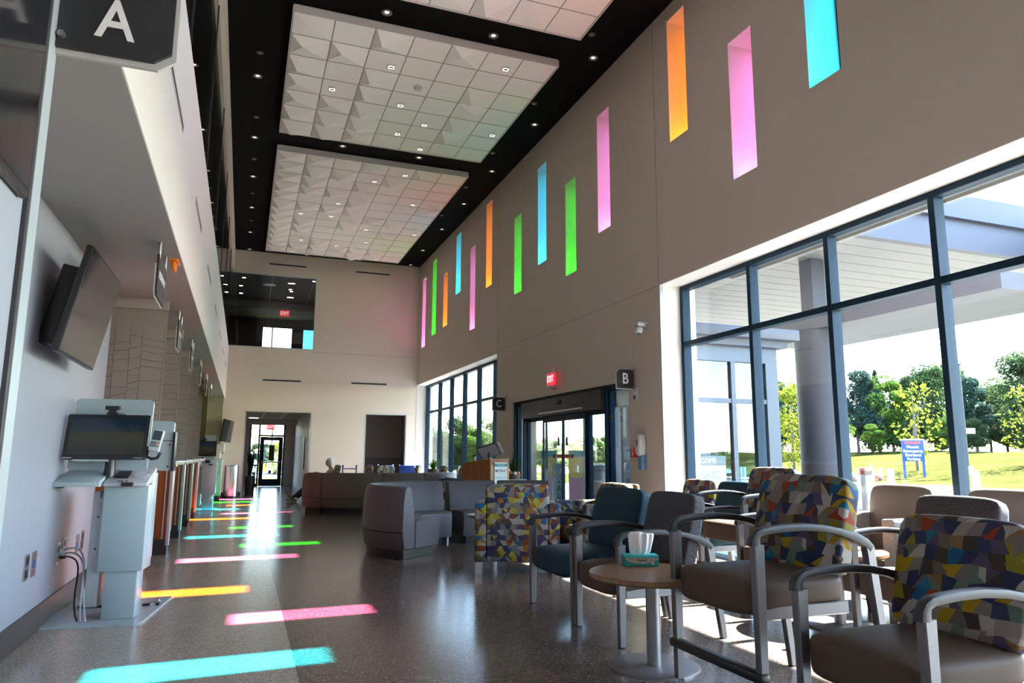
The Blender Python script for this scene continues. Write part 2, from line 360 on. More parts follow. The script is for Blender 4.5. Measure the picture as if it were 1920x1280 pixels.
# strips of coloured glass: (name colour, y0, y1, z0, z1)
STR = [('orange', 1.05, 1.50, 5.0, 7.0), ('green', 2.50, 2.95, 4.6, 6.5), ('pink', 3.85, 4.30, 5.6, 7.5),
       ('cyan', 5.21, 5.66, 5.24, 7.35), ('pink', 6.54, 6.99, 4.70, 6.53), ('orange', 7.91, 8.36, 5.78, 7.67), ('pink', 10.18, 10.63, 5.09, 7.22),
       ('green', 11.51, 11.97, 4.65, 6.46), ('cyan', 12.90, 13.35, 5.21, 7.31), ('green', 14.30, 14.75, 4.88, 6.66), ('orange', 16.33, 16.79, 5.48, 7.68),
       ('pink', 17.70, 18.15, 4.61, 6.89), ('cyan', 19.09, 19.58, 5.90, 7.65), ('orange', 20.47, 20.96, 5.17, 6.83), ('green', 21.86, 22.36, 5.13, 7.60), ('pink', 23.26, 23.76, 4.92, 7.31)]
WIN1 = (-4.7, 8.75, 0.0, 3.76); WIN2 = (15.86, D, .12, 3.70); DOOR = (9.70, 14.88, 0.0, 2.46)  # WIN1 is lengthened unseen behind the camera to let in more light
holes = [(a, b, c, d) for _, a, b, c, d in STR] + [WIN1, WIN2, DOOR]
wall_holes('wall_right', 0, W, WO, YB, D+.3, 0, ZC+.1, holes, M_TAUPE)
wall_holes('wall_far', 1, D, D+.2, FX-.05, W, 0, ZC+.1, [(.04, 2.04, 0, 2.67), (3.81, 5.18, 0, 2.66), (FX-.05, 2.0, 4.73, 7.16)], M_CREAM)
struct(box('wall_back', -3.4, WO, YB-.2, YB, 0, ZC+.1, M_CREAM))
lining('trim_1', 0, W+.002, WO-.002, WIN1[0], WIN1[1], WIN1[2], WIN1[3], M_REVEAL)
lining('trim_2', 0, W+.002, WO-.002, WIN2[0], WIN2[1]-.002, WIN2[2], WIN2[3], M_REVEAL)
for k, (c, a, b, z0, z1) in enumerate(STR): lining('trim_%d' % (k+3), 0, W+.002, 5.97, a, b, z0, z1, M_REVEAL, .004)
# panel joints in the plaster (shallow dark reveals)
M_JOINT = mat('dark_plaster_joint', (.16, .14, .12), .8)
joints = [(W-.0015, W+.01, 8.755, 8.763, 3.77, ZC), (W-.0015, W+.01, 15.826, 15.834, 3.72, ZC), (W-.0015, W+.01, 1.7, 1.708, 3.77, ZC), (W-.0015, W+.01, 8.763, 15.826, 3.748, 3.755)]
for k, j in enumerate(joints): struct(box('trim_%d' % (k+30), *j, M_JOINT))
struct(box('trim_34', 2.0, W, D-.0015, D+.01, 4.660, 4.667, M_JOINT))
M_CTRIM = mat('pale_metal_corner_trim', (.42, .47, .50), .4, metal=.3)
for k, y in enumerate((8.745, 15.855)): struct(box('trim_%d' % (35+k), W-.004, W+.05, y-.012, y+.012, .12, 3.76, M_CTRIM))
for k, x in enumerate((.035, 2.045, 3.805, 5.185)): struct(box('trim_%d' % (37+k), x-.02, x+.02, D-.004, D+.2, 0, 2.66, M_CTRIM))
struct(boxes('trim_41', [(.04, 2.04, D-.004, D+.2, 2.655, 2.675), (3.81, 5.18, D-.004, D+.2, 2.65, 2.67)], M_CTRIM))
struct(boxes('baseboard_far', [(FX, .015, D-.015, D, 0, .15), (2.065, 3.785, D-.015, D, 0, .15), (5.205, W, D-.015, D, 0, .15)], M_BASEB))
struct(boxes('baseboard_right', [(W-.015, W, 8.76, 9.69, 0, .15), (W-.015, W, 14.89, 15.84, 0, .15), (W-.015, W, YB, -4.72, 0, .15)], M_BASEB))
# ---- left side: near wall, kiosk bay, counter alcove, fascia
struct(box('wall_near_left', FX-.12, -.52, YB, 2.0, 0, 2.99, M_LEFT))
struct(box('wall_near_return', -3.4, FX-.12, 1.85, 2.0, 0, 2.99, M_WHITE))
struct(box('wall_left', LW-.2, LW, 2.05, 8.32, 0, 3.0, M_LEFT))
struct(box('wall_alcove_back', -3.4, -3.2, 2.0, D, 0, 2.99, M_TAUPE))
struct(box('wall_alcove_near', -3.2, LW-.2, 8.2, 8.32, 0, 3.0, M_TAUPE))
M_OLIVE = mat('olive_wall_paint', (.33, .31, .19), .6, noise=.03)
struct(box('wall_alcove_end', -3.4, -1.4, D-.1, D, 0, 2.99, M_CREAM))
struct(box('wall_far_left', -1.4, FX-.02, 23.1, D, 0, 1.6, M_CREAM))
struct(box('wall_far_left_upper', -1.4, FX-.02, 23.12, D, 1.6, 2.99, M_OLIVE))
struct(box('ceiling_bay', -3.4, FX-.004, 2.0, D, 2.99, 3.06, M_BAYC))
struct(box('wall_fascia', FX-.14, FX, YB, D, 3.0, 4.66, M_WHITE))
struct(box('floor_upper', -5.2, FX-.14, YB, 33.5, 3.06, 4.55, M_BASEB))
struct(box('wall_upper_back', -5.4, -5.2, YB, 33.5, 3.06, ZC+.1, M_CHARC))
struct(box('wall_upper_header', FX-.14, FX, YB, D, 7.30, ZC+.1, M_CREAM))
struct(boxes('baseboard_left', [(LW, LW+.015, 2.05, 8.32, 0, .19), (FX-.02, FX-.005, 23.1, D, 0, .15), (-.52, -.505, YB, 2.05, 0, .15)], M_BASEB))
# upper gallery glazing (left) with the pane joints
win = struct(box('window_1', FX-.075, FX-.055, YB, D+.02, 4.66, 7.30, M_GLASSD))
struct(boxes('mullion', [(FX-.085, FX-.045, y-.002, y+.002, 4.66, 7.30) for y in (3.5, 6.6, 9.7, 12.8, 15.9, 19.0, 22.1)], M_CHARC, win))
w2 = struct(box('window_2', FX-.05, 2.0, D+.06, D+.08, 4.73, 7.16, M_GLASSD))
struct(boxes('window_frame', [(FX-.05, 2.0, D-.004, D+.1, 4.73, 4.755), (1.985, 2.0, D-.004, D+.1, 4.73, 7.16), (FX-.05, 2.0, D-.004, D+.1, 7.145, 7.16)], M_CTRIM, w2))
struct(box('mullion', .55, .556, D+.05, D+.09, 4.755, 7.145, M_CTRIM, w2))
# upper room behind
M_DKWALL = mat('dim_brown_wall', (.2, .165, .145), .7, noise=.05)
struct(box('ceiling_upper', -5.2, 5.5, D+.2, 33.3, 7.30, 7.4, mat('grey_upper_ceiling', (.42, .39, .37), .8)))
struct(box('floor_upper_far', FX-.14, 5.5, D+.2, 33.5, 4.5, 4.55, M_BASEB))
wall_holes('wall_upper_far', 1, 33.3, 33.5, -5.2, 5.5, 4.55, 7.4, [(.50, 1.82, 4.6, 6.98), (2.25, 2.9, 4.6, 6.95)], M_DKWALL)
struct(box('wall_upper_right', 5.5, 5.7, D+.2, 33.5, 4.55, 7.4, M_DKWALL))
struct(box('trim_42', -5.2, 5.5, 29.2, 29.4, 7.0, 7.3, mat('grey_bulkhead', (.26, .25, .24), .7)))
w3 = struct(box('window_3', .50, 1.82, 33.38, 33.39, 4.6, 6.98, M_GLASS)); struct(boxes('window_frame', [(.5, .54, 33.34, 33.44, 4.6, 6.98), (1.78, 1.82, 33.34, 33.44, 4.6, 6.98), (.92, .97, 33.34, 33.44, 4.6, 6.98), (.5, 1.82, 33.34, 33.44, 6.93, 6.98)], M_FRAME, w3))
w4 = struct(box('window_4', 2.25, 2.9, 33.38, 33.39, 4.6, 6.95, glass('blue_reflection_glass', (.25, .5, .75), 1.0))); struct(boxes('window_frame', [(2.25, 2.28, 33.34, 33.44, 4.6, 6.95), (2.87, 2.9, 33.34, 33.44, 4.6, 6.95), (2.25, 2.9, 33.34, 33.44, 6.91, 6.95)], M_FRAME, w4))  # the blue pane is added for a window's reflection on a glossy wall
for k, x in enumerate((.62, 2.02)): struct(box('trim_%d' % (43+k), x, x+.03, D+.3, 29.2, 7.285, 7.3, M_TEXTW))
# ---- hall behind the far wall
struct(box('wall_hall_left', -.2, 0.0, D+.2, 32.2, 0, 2.8, M_TAUPE)); struct(box('wall_hall_right', 2.06, 2.26, D+.2, 32.2, 0, 2.8, M_WHITE))
struct(box('ceiling_hall', -.2, 2.26, D+.2, 32.2, 2.72, 2.8, mat('grey_hall_ceiling', (.36, .34, .33), .8)))
struct(box('trim_45', 0, 2.06, 30.9, 31.0, 2.52, 2.72, mat('hall_bulkhead', (.42, .39, .36), .7)))
for k, x in enumerate((.62, 1.32)): struct(box('trim_%d' % (46+k), x, x+.03, D+.4, 30.9, 2.71, 2.722, M_TEXTW))
wall_holes('wall_hall_end', 1, 32.0, 32.2, 0, 2.06, 0, 2.72, [(.26, 1.66, 0, 2.60)], mat('hall_end_paint', (.40, .35, .32), .7))
# ---- niche
M_NICHE = mat('brown_niche_paint', (.17, .14, .115), .7, noise=.04); M_NICHEL = mat('dark_brown_wainscot', (.075, .06, .05), .55, noise=.08)
struct(boxes('wall_niche', [(3.6, 5.4, 26.0, 26.2, 0, 2.8), (3.4, 3.6, D+.2, 26.2, 0, 2.8), (5.4, 5.6, D+.2, 26.2, 0, 2.8), (3.4, 5.6, D+.2, 26.2, 2.8, 2.9)], M_NICHE))
struct(boxes('trim_48', [(3.6, 5.4, 25.985, 26.0, 0, 1.22), (5.385, 5.4, D+.2, 25.985, 0, 1.22)], M_NICHEL))
# ---- coloured strip windows: pane + black frame
TINT = {'orange': (1.0, .44, .01), 'pink': (.94, .45, .70), 'cyan': (.14, .76, .86), 'green': (.13, .84, .07)}
for k, (c, a, b, z0, z1) in enumerate(STR):
    g = struct(box('window_%d' % (k+5), 5.995, 6.005, a+.012, b-.012, z0+.012, z1-.012, glass(c+'_glass', TINT[c], .8)))
    lining('window_frame', 0, 5.97, 6.04, a, b, z0, z1, M_BLACK, .035).parent = g
# ---- big storefront windows
def storefront(name, y0, y1, z0, z1, mull, ztr):
    X = 5.92; r = struct(box(name, X-.065, X+.065, y0, y1, z0, z0+.07, M_FRAME, None, .004, 1))
    struct(box('head_rail', X-.065, X+.065, y0, y1, z1-.06, z1, M_FRAME, r, .004, 1)); struct(box('transom', X-.06, X+.06, y0, y1, ztr-.035, ztr+.035, M_FRAME, r, .004, 1))
    ys = sorted([y0+.033, *mull, y1-.033])
    for y in ys: struct(box('mullion', X-.066, X+.066, y-.033, y+.033, z0+.07, z1-.06, M_FRAME, r, .004, 1))
    for a, b in zip(ys, ys[1:]):
        for p, q in ((z0+.07, ztr-.035), (ztr+.035, z1-.06)): struct(box('pane', X+.015, X+.023, a+.03, b-.03, p, q, M_GLASS, r))
    return r
storefront('window_21', WIN1[0]+.006, WIN1[1]-.01, .004, 3.75, [7.22, 5.92, 4.62, 3.32, 2.02, .72, -.6, -1.9, -3.2], 2.90)
storefront('window_22', WIN2[0]+.006, WIN2[1]-.01, .126, 3.69, [22.6, 21.2, 19.8, 18.45, 17.1], 2.76)

# ================================================================ CEILING
def tile_mesh(kind, T=.592):
    """sculpted square tile, front face down; origin at the tile corner, z=0 is the flat tile plane"""
    h = {'flat': .004, 'low': .03, 'peak': .125, 'ridge': .11, 'edge': .12}[kind]
    ax, ayy = {'flat': (.5, .5), 'low': (.42, .56), 'peak': (.33, .70), 'ridge': (.30, .25), 'edge': (.24, .50)}[kind]
    bm = bmesh.new(); c = [bm.verts.new((x*T, y*T, 0)) for x, y in ((0, 0), (1, 0), (1, 1), (0, 1))]; u = [bm.verts.new((x*T, y*T, .03)) for x, y in ((0, 0), (1, 0), (1, 1), (0, 1))]
    for q in range(4): bm.faces.new((c[q], c[(q+1) % 4], u[(q+1) % 4], u[q]))
    bm.faces.new(u)
    if kind == 'flat': bm.faces.new(c[::-1])
    else:
        p = bm.verts.new((ax*T, ayy*T, -h))
        for q in range(4): bm.faces.new((c[(q+1) % 4], c[q], p))
    bmesh.ops.recalc_face_normals(bm, faces=bm.faces); me = bpy.data.meshes.new('ceiling_tile'); bm.to_mesh(me); bm.free(); me.materials.append(M_TILE); return me
TM = {k: tile_mesh(k) for k in ('flat', 'low', 'peak', 'ridge', 'edge')}
SQ = [(1.97, 11.23), (1.12, 12.35), (2.39, 12.51), (3.0, 13.14), (2.58, 13.72), (3.18, 14.28), (3.8, 10.61), (4.41, 13.09), (1.4, 9.0), (3.6, 8.4),
      (3.19, 15.83), (2.58, 16.47), (1.96, 18.33), (1.1, 19.48), (1.9, 19.43), (3.8, 17.72), (2.99, 20.28), (4.42, 20.26), (3.19, 21.55), (2.38, 22.24), (1.29, 21.99), (1.14, 23.4), (3.81, 23.4)]
def cloud(name, label, x0, y0, nx, ny, ty=.61, zb=7.783):
    r = thing(name, label, 'ceiling panel', (x0, y0, zb), group='suspended sculpted ceiling clouds'); T = .61; rr = random.Random(ny*7+nx)
    L, Wd = ny*ty, nx*T
    boxes('cloud_frame', [(-.012, 0, -.012, L+.012, -.02, .09), (Wd, Wd+.012, -.012, L+.012, -.02, .09), (0, Wd, -.012, 0, -.02, .09), (0, Wd, L, L+.012, -.02, .09), (0, Wd, 0, L, .034, .117)], mat('cloud_edge_white', (.62, .59, .57), .7), r)
    boxes('ceiling_grid', [(i*T-.006, i*T+.006, 0, L, -.004, .02) for i in range(1, nx)]+[(0, Wd, j*ty-.006, j*ty+.006, -.0035, .02) for j in range(1, ny)], M_GRID, r)
    for i in range(nx):
        for j in range(ny):
            w = max(0, 1-i/6.0); k = rr.random()
            kind = ('peak' if k < .34 else 'ridge' if k < .62 else 'edge' if k < .85 else 'low') if rr.random() < .25+.75*w else ('flat' if rr.random() < .8 else 'low')
            if any(int((sx-x0)//T) == i and int((sy-y0)//ty) == j for sx, sy in SQ): kind = 'flat'
            q = rr.choice((0, 0, 0, 0, 2)) if i > 2 else 0; o = link('ceiling_tile', TM[kind], None, r)
            m = Matrix.Translation((i*T+.009, j*ty+.009, 0)) @ Matrix.Diagonal((1, (ty-.018)/.592, 1, 1))
            if q: m = m @ Matrix.Translation((.296, .296, 0)) @ Matrix.Rotation(PI, 4, 'Z') @ Matrix.Translation((-.296, -.296, 0))
            o.matrix_basis = m
    return r
cloud('ceiling_cloud', 'white sculpted tile ceiling panel nearest the camera, cut by the top edge', .324, 5.095, 7, 7)
cloud('ceiling_cloud', 'white sculpted tile ceiling panel in the middle, under the pink and orange strips', .324, 10.213, 7, 7)
cloud('ceiling_cloud', 'white sculpted tile ceiling panel farthest off, next to the far wall', .324, 15.41, 7, 13, .6295)
M_LAMP = mat('warm_lamp', (1, .9, .75), .5, emit=(1.0, .86, .66), es=.45)
def square_light():
    r = thing('square_downlight', 'small square recessed light set in a white ceiling tile', 'ceiling light', group='square lights in the ceiling clouds')
    boxes('trim_ring', [(-.06, .06, -.06, -.05, -.02, .02), (-.06, .06, .05, .06, -.02, .02), (-.06, -.05, -.05, .05, -.02, .02), (.05, .06, -.05, .05, -.02, .02)], M_WPLAST, r)
    box('lamp', -.05, .05, -.05, .05, -.016, .004, M_LAMP, r); box('louver', -.032, .032, -.018, .018, -.021, -.016, M_BLACK, r); return r
s0 = square_light()
CN = 'first second third fourth fifth sixth seventh eighth ninth tenth eleventh twelfth thirteenth'.split()
for nm, lo, hi in (('nearest', 0, 9.5), ('middle', 9.5, 15), ('farthest', 15, 25)):
    for n, (x, y) in enumerate(sorted([q for q in SQ if lo < q[1] < hi], key=lambda q: q[1])):
        o = s0 if (nm == 'nearest' and n == 0) else clone(s0, (0, 0, 0)); o.location = (x, y, 7.783); o['label'] = 'small square light in the %s ceiling cloud, %s counting from the camera' % (nm, CN[n])
def round_light(group, label):
    r = thing('round_downlight', label, 'ceiling light', group=group)
    bm = bmesh.new(); alathe(bm, [(.034, .004), (.055, -.012), (.078, -.010), (.08, .004)], 20, cap=False); finish(bm, 'trim_ring', mat('grey_light_ring', (.12, .12, .12), .4), r, True)
    bm = bmesh.new(); alathe(bm, [(.001, .002), (.034, .002), (.034, .004)], 20); finish(bm, 'lamp', M_LAMP, r); return r
r0 = round_light('round lights in the black ceiling border', 'round recessed light in the black ceiling border')
RD = [(1.65, 9.94), (3.35, 9.94), (5.12, 9.95), (-.14, 12.58), (-.15, 15.22), (1.64, 15.0), (3.32, 15.0), (-.15, 17.51), (-.15, 19.83), (-.17, 22.17), (5.13, 12.57), (5.1, 15.15), (5.12, 17.5), (5.13, 19.81), (5.12, 22.17), (-.17, 24.1), (1.62, 24.1), (3.37, 24.1), (5.14, 24.1), (-.13, 9.95)]
cnt = {}
for k, (x, y) in enumerate(sorted(RD, key=lambda q: (q[1], q[0]))):
    zn = 'along the far wall' if y > 23.5 else 'between the two far ceiling clouds' if 14.9 < y < 15.1 and 0 < x < 4.8 else 'between the two near ceiling clouds' if y < 10 and 0 < x < 4.8 else 'in the left ceiling border' if x < 0 else 'in the right ceiling border'
    cnt[zn] = cnt.get(zn, 0)+1; o = r0 if k == 0 else clone(r0, (0, 0, 0)); o.location = (x, y, 7.896); o['label'] = 'round recessed light %s, %s %s' % (zn, CN[cnt[zn]-1], 'from the left' if 'clouds' in zn or 'far wall' in zn else 'from the camera')
sp = thing('ceiling_sprinkler', 'unlit dark round fitting in the black ceiling border', 'sprinkler', group='dark round fittings in the ceiling border')
lathe('cover_plate', [(.001, -.010), (.05, -.010), (.055, -.004), (.055, .004)], mat('sprinkler_grey', (.06, .06, .06), .3), sp, 16); lathe('nozzle', [(.001, -.03), (.012, -.028), (.012, -.010)], M_STEEL, sp, 8)
for k, (x, y) in enumerate([(-.12, 11.78), (-.13, 14.24), (-.14, 16.4), (-.15, 18.7), (-.16, 21.0), (4.79, 9.35), (4.79, 11.76), (4.78, 14.17), (4.82, 16.33), (4.8, 18.6)]):
    o = sp if k == 0 else clone(sp, (0, 0, 0)); o.location = (x, y, 7.896); sd_ = 'left' if x < 0 else 'right'; cnt[sd_] = cnt.get(sd_, 0)+1; o['label'] = 'unlit dark round fitting in the %s ceiling border, %s from the camera' % (sd_, CN[cnt[sd_]-1])
sd = thing('smoke_detector', 'white round smoke detector on the middle ceiling cloud', 'smoke detector', (2.55, 11.76, 7.775)); lathe('detector_body', [(.001, -.05), (.05, -.05), (.065, -.02), (.065, .008)], M_WPLAST, sd, 20); lathe('base_ring', [(.066, -.008), (.075, -.006), (.075, .008), (.066, .008)], M_WPLAST, sd, 20)

# ---- slot diffusers
def slot(name, label, c, L, axis, group):
    r = thing(name, label, 'vent', c, group=group)
    if axis == 1:
        boxes('frame', [(0, .006, -L/2, L/2, .02, .032), (0, .006, -L/2, L/2, -.032, -.02), (0, .006, -L/2-.012, -L/2, -.032, .032), (0, .006, L/2, L/2+.012, -.032, .032)], M_WPLAST, r); box('slot', .0, .0055, -L/2, L/2, -.02, .02, M_BLACK, r)
        box('vane', 0, .0062, -L/2, L/2, -.003, .003, M_CHARC, r)
    else:
        boxes('frame', [(-L/2, L/2, -.006, 0, .024, .038), (-L/2, L/2, -.006, 0, -.038, -.024), (-L/2-.014, -L/2, -.006, 0, -.038, .038), (L/2, L/2+.014, -.006, 0, -.038, .038)], M_WPLAST, r); box('slot', -L/2, L/2, -.003, 0, -.024, .024, M_BLACK, r)
        box('vane', -L/2, L/2, -.005, 0, -.003, .003, M_CHARC, r)
    return r
for k, y in enumerate((2.3, 5.42, 8.2, 11.0, 13.75, 16.5, 19.3, 22.0)):
    slot('slot_vent', 'long black slot vent on the white fascia, number %s from the camera end' % ('one two three four five six seven eight'.split()[k]), (FX+.001, y, 3.86), 1.05, 1, 'slot vents along the left fascia')
for lab, x, z, L in (('upper left black slot vent on the far wall, above the upper window', 1.06, 7.525, 1.18), ('upper right black slot vent on the far wall near the corner', 3.88, 7.52, 1.16), ('lower left black slot vent above the hall opening', 1.07, 3.675, 1.18), ('lower right black slot vent above the brown niche', 3.88, 3.685, 1.18)):
    slot('slot_vent', lab, (x, D-.001, z), L, 0, 'slot vents on the far wall')

# ================================================================ WAITING ROOM CHAIRS
def arm_profile(z, x0, x1):
    """centre line of the arched arm from front post to rear leg, local x (front is -x)"""
    L = x1-x0; pts = []
    for s, dz in ((.0, -.075), (.004, -.045), (.022, -.018), (.06, -.004), (.12, .002), (.25, .010), (.42, .012), (.58, .002), (.72, -.018), (.86, -.05), (.95, -.085), (.99, -.115)):
        pts.append((x0+L*s, z-.02+dz))
    return pts
def bar(name, a, b, wx0, wy0, wx1, wy1, m, parent, r=.005):
    """tapered rectangular post from a to b (mostly vertical)"""
    rings = []
    for p, wx, wy in ((a, wx0, wy0), (b, wx1, wy1)):
        rings.append([(p[0]+q[0], p[1]+q[1], p[2]) for q in rrect(wx, wy, r, 1)])
    return loft(name, rings, m, parent, False)
def make_chair(name, label, loc, W, seat_m, back_m, hip=False, group='waiting room armchairs with silver legs', rz=0.0, seed=0.0):
    r = thing(name, label, 'chair', loc, rz, group)
    zs, za, zt, zb = (.66, .945, 1.20, .66) if hip else (.50, .775, 1.03, .49)
    hw = W/2; fx, rx = -.375, .385; sw = hw-.028
    # seat: thick waterfall cushion
    bm = bmesh.new(); cushion(bm, (-.06, 0, zs-.062), (.345, sw, .075), 5.5, 8, None, (0, 0, .022))
    for v in bm.verts:
        fr = max(0.0, (-v.co.x-.12)/.28)
        if v.co.z < zs-.06: v.co.z -= .050*fr
        v.co.x -= .018*math.sin(min(1, fr)*PI/2)
    finish(bm, 'seat', seat_m, r, True)
    rail = boxes('seat_frame', [(fx+.07, rx-.13, -sw+.01, -sw+.045, zs-.19, zs-.125), (fx+.07, rx-.13, sw-.045, sw-.01, zs-.19, zs-.125), (fx+.09, fx+.125, -sw+.045, sw-.045, zs-.19, zs-.14), (rx-.2, rx-.16, -sw+.045, sw-.045, zs-.19, zs-.14)], M_SILVER, r, .004)
    # backrest: tilted padded slab
    H = zt-zb; bm = bmesh.new(); tilt = math.radians(14)
    M = Matrix.Translation((.205, 0, zb)) @ Matrix.Rotation(tilt, 4, 'Y')
    cushion(bm, (0, 0, H/2), (.060, sw+.014, H/2), 8.5, 8, M, (.012, 0, .014))
    b = finish(bm, 'backrest', back_m, r, True)
    for s in (-1, 1):
        y = s*hw
        prof = arm_profile(za, fx-.012, rx+.005); rings = []
        for k, (x, z) in enumerate(prof):
            x2, z2 = prof[min(k+1, len(prof)-1)]; x1, z1 = prof[max(k-1, 0)]; d = Vector((x2-x1, 0, z2-z1)).normalized(); n = Vector((-d.z, 0, d.x))
            th = .040 if 1 < k < 9 else .052; wd = .052
            if k == 0: th, n = .056, Vector((-1, 0, 0)) if d.z > 0 else n
            rings.append([(x+n.x*q[1], y+q[0], z+n.z*q[1]) for q in rrect(wd, th, .013, 2)])
        loft('armrest', rings, M_RUBBER, r)
        bar('leg', (fx+.008, y, 0.008), (fx+.008, y, za-.088),   .046, .042, .064, .048, M_SILVER, r)
        bar('leg', (rx+.085, y, 0.008), (rx-.012, y, za-.125), .046, .042, .062, .046, M_SILVER, r)
        bm = bmesh.new(); abox(bm, fx-.012, fx+.028, y-.022, y+.022, 0, .009, .003); abox(bm, rx+.065, rx+.105, y-.022, y+.022, 0, .009, .003); finish(bm, 'foot_glide', M_BLACK, r)
    if hip:
        bm = bmesh.new(); abox(bm, fx-.035, fx+.03, -hw-.035, hw+.035, .185, .235, .012, 2); finish(bm, 'footrest', M_BLACK, r, True)
    return r
M_DTAUPE = M_TAUPEF
C1X = 2.895
make_chair('waiting_chair', 'wide teal vinyl armchair with silver legs, beside the charcoal textile chair', (C1X, 5.80, 0), .87, M_TEALF, M_TEALF)
make_chair('waiting_chair', 'armchair with charcoal textile back and taupe seat, beside the tissue box table', (C1X, 4.945, 0), .68, M_TAUPEF, M_GREYW)
make_chair('tall_waiting_chair', 'tall mosaic print armchair with black footrest, right of the tissue box table', (2.875, 3.50, 0), .75, M_TAUPEF, M_MOSAIC, True)
make_chair('waiting_chair', 'low mosaic print armchair with taupe seat in the bottom right corner', (2.88, 2.50, 0), .68, M_TAUPEF, M_MOSAIC)
make_chair('waiting_chair', 'mosaic print armchair against the left end of the big window', (5.02, 7.62, 0), .68, M_TAUPEF, M_MOSAIC)
make_chair('waiting_chair', 'teal armchair half hidden between two mosaic print chairs near the window', (4.97, 6.86, 0), .66, M_TEALF, M_TEALF)
make_chair('tall_waiting_chair', 'tall mosaic print armchair in the second row, behind the charcoal textile chair', (4.89, 6.15, 0), .72, M_TAUPEF, M_MOSAIC, True)
make_chair('waiting_chair', 'taupe armchair in the second row, hidden behind the tall mosaic chair with footrest', (4.75, 5.36, 0), .66, M_TAUPEF, M_TAUPEF)
make_chair('waiting_chair', 'armchair with low charcoal textile back in the second row, behind the nearest mosaic chair', (4.62, 3.88, 0), .70, M_TAUPEF, M_GREYW)

# ---- boxy lounge chairs at the window
def lounge(name, label, loc, w, body_m, arm_m, rz=0.0, back_h=1.06, arm_h=.80, seat_m=None, legs='block', group=None, full=False):
    r = thing(name, label, 'armchair', loc, rz, group); hw = w/2; d = .38; at = .13; z0 = .13
    bm = bmesh.new(); cushion(bm, (-.045, 0, .40), (.33, hw-at-.004, .085), 6, 6, None, (0, 0, .012)); finish(bm, 'seat', seat_m or body_m, r, True)
    box('seat_base', -d+.06, d-.05, -hw+at, hw-at, z0+.01, .32, body_m, r, .012)
    bm = bmesh.new(); M = Matrix.Translation((.215, 0, .46)) @ Matrix.Rotation(math.radians(7), 4, 'Y'); H = back_h-.46
    cushion(bm, (0, 0, H/2), (.078, hw-at+.02, H/2), 6.5, 6, M, (.012, 0, .006)); finish(bm, 'backrest', body_m, r, True)
    box('back_panel', .315, d, -hw+at, hw-at, z0, back_h-(.0 if full else .10), body_m, r, .02, 3)
    for s in (-1, 1): box('arm', -d, d, s*hw-(at if s > 0 else 0), s*hw+(at if s < 0 else 0), z0, arm_h, arm_m, r, .022, 3)
    for x in (-d+.03, d-.03):
        for s in (-1, 1):
            o = math.copysign(.03, x)
            bm = bmesh.new(); aprism(bm, [(x-.05, z0), (x+.05, z0), (x+.018+o, 0), (x-.018+o, 0)], s*(hw-.05)-.04, s*(hw-.05)+.04, 1); finish(bm, 'leg', M_STEEL, r)
    return r
lounge('lounge_chair', 'beige vinyl lounge chair with light grey textile arms before the big window', (5.37, 4.97, 0), .90, M_BEIGEF, M_LGREYW, group='beige window lounge chairs')
lounge('lounge_chair', 'beige vinyl lounge chair by the window at the right edge, behind the charcoal textile back', (5.37, 4.00, 0), .90, M_BEIGEF, M_LGREYW, group='beige window lounge chairs')
# ---- mosaic club chairs
def club(name, label, loc, rz):
    return lounge(name, label, loc, .96, M_MOSAIC2, M_MOSAIC2, rz, .98, .765, M_MOSAIC2, group='mosaic club chairs', full=True)
club('club_chair', 'bright mosaic print club chair seen from behind, beside the teal armchair', (3.08, 8.12, 0), math.radians(-109))
club('club_chair', 'bright mosaic print club chair sideways behind the teal armchair, near the sign B', (4.02, 7.86, 0), 0.0)

# ---- round side tables
def side_table(label, loc, rt, h, rb):
    r = thing('side_table', label, 'table', loc, 0, 'round pedestal side tables')
    lathe('tabletop', [(.001, h-.038), (rt-.014, h-.038), (rt, h-.026), (rt, h-.004), (rt-.004, h), (.001, h)], M_OAK, r, 48)
    lathe('column', [(.045, .016), (.045, h-.045), (.06, h-.045), (.06, h-.038)], M_PEDES, r, 24)
    lathe('base', [(.001, 0), (rb, 0), (rb, .010), (rb-.01, .016), (.001, .018)], M_PEDES, r, 40); return r
side_table('oak laminate pedestal table carrying the tissue box', (2.50, 4.14, 0), .40, .575, .285)
side_table('oak laminate pedestal table in the second row, sunlit behind the tall footrest chair', (4.48, 4.63, 0), .38, .575, .27)
side_table('small oak pedestal table in front of the grey sofa units', (3.24, 9.40, 0), .36, .52, .24)
# ---- tissue box
tb = thing('tissue_box', 'teal tissue box with a white tissue pulled out, on the oak table', 'tissue box', (2.57, 4.41, .576), math.radians(-18))
M_TBOX = mat('teal_carton', (.006, .20, .19), .5); box('carton', -.115, .115, -.06, .06, 0, .070, M_TBOX, tb, .002, 1)
M_TBAND = mat('teal_band', (.02, .42, .44), .5); box('band', -.1155, .1155, -.0605, .0605, .058, .0705, M_TBAND, tb)
arc = [(-.112, .056)] + [(.112*math.cos(a), .056-.040*math.sin(a)) for a in np.linspace(PI, 0, 15)[1:-1]] + [(.112, .056)]
prism('label_panel', [(x, z) for x, z in arc], -.0615, -.0602, 1, mat('floral_label', (.42, .33, .27), .6, noise=.7, nscale=160), tb)
text('lettering', 'tissues', .026, (0, -.0618, .041), (1, 0, 0), (0, 0, 1), M_CHARC, tb, .0003, bold=.0004)
lathe('seal', [(.001, -.0003), (.007, -.0003), (.007, .0003), (.001, .0003)], M_TEXTW, tb, 12, M=Matrix.Translation((.075, -.0608, .018)) @ Matrix.Rotation(PI/2, 4, 'X'))
bm = bmesh.new(); N = 48; rows = []
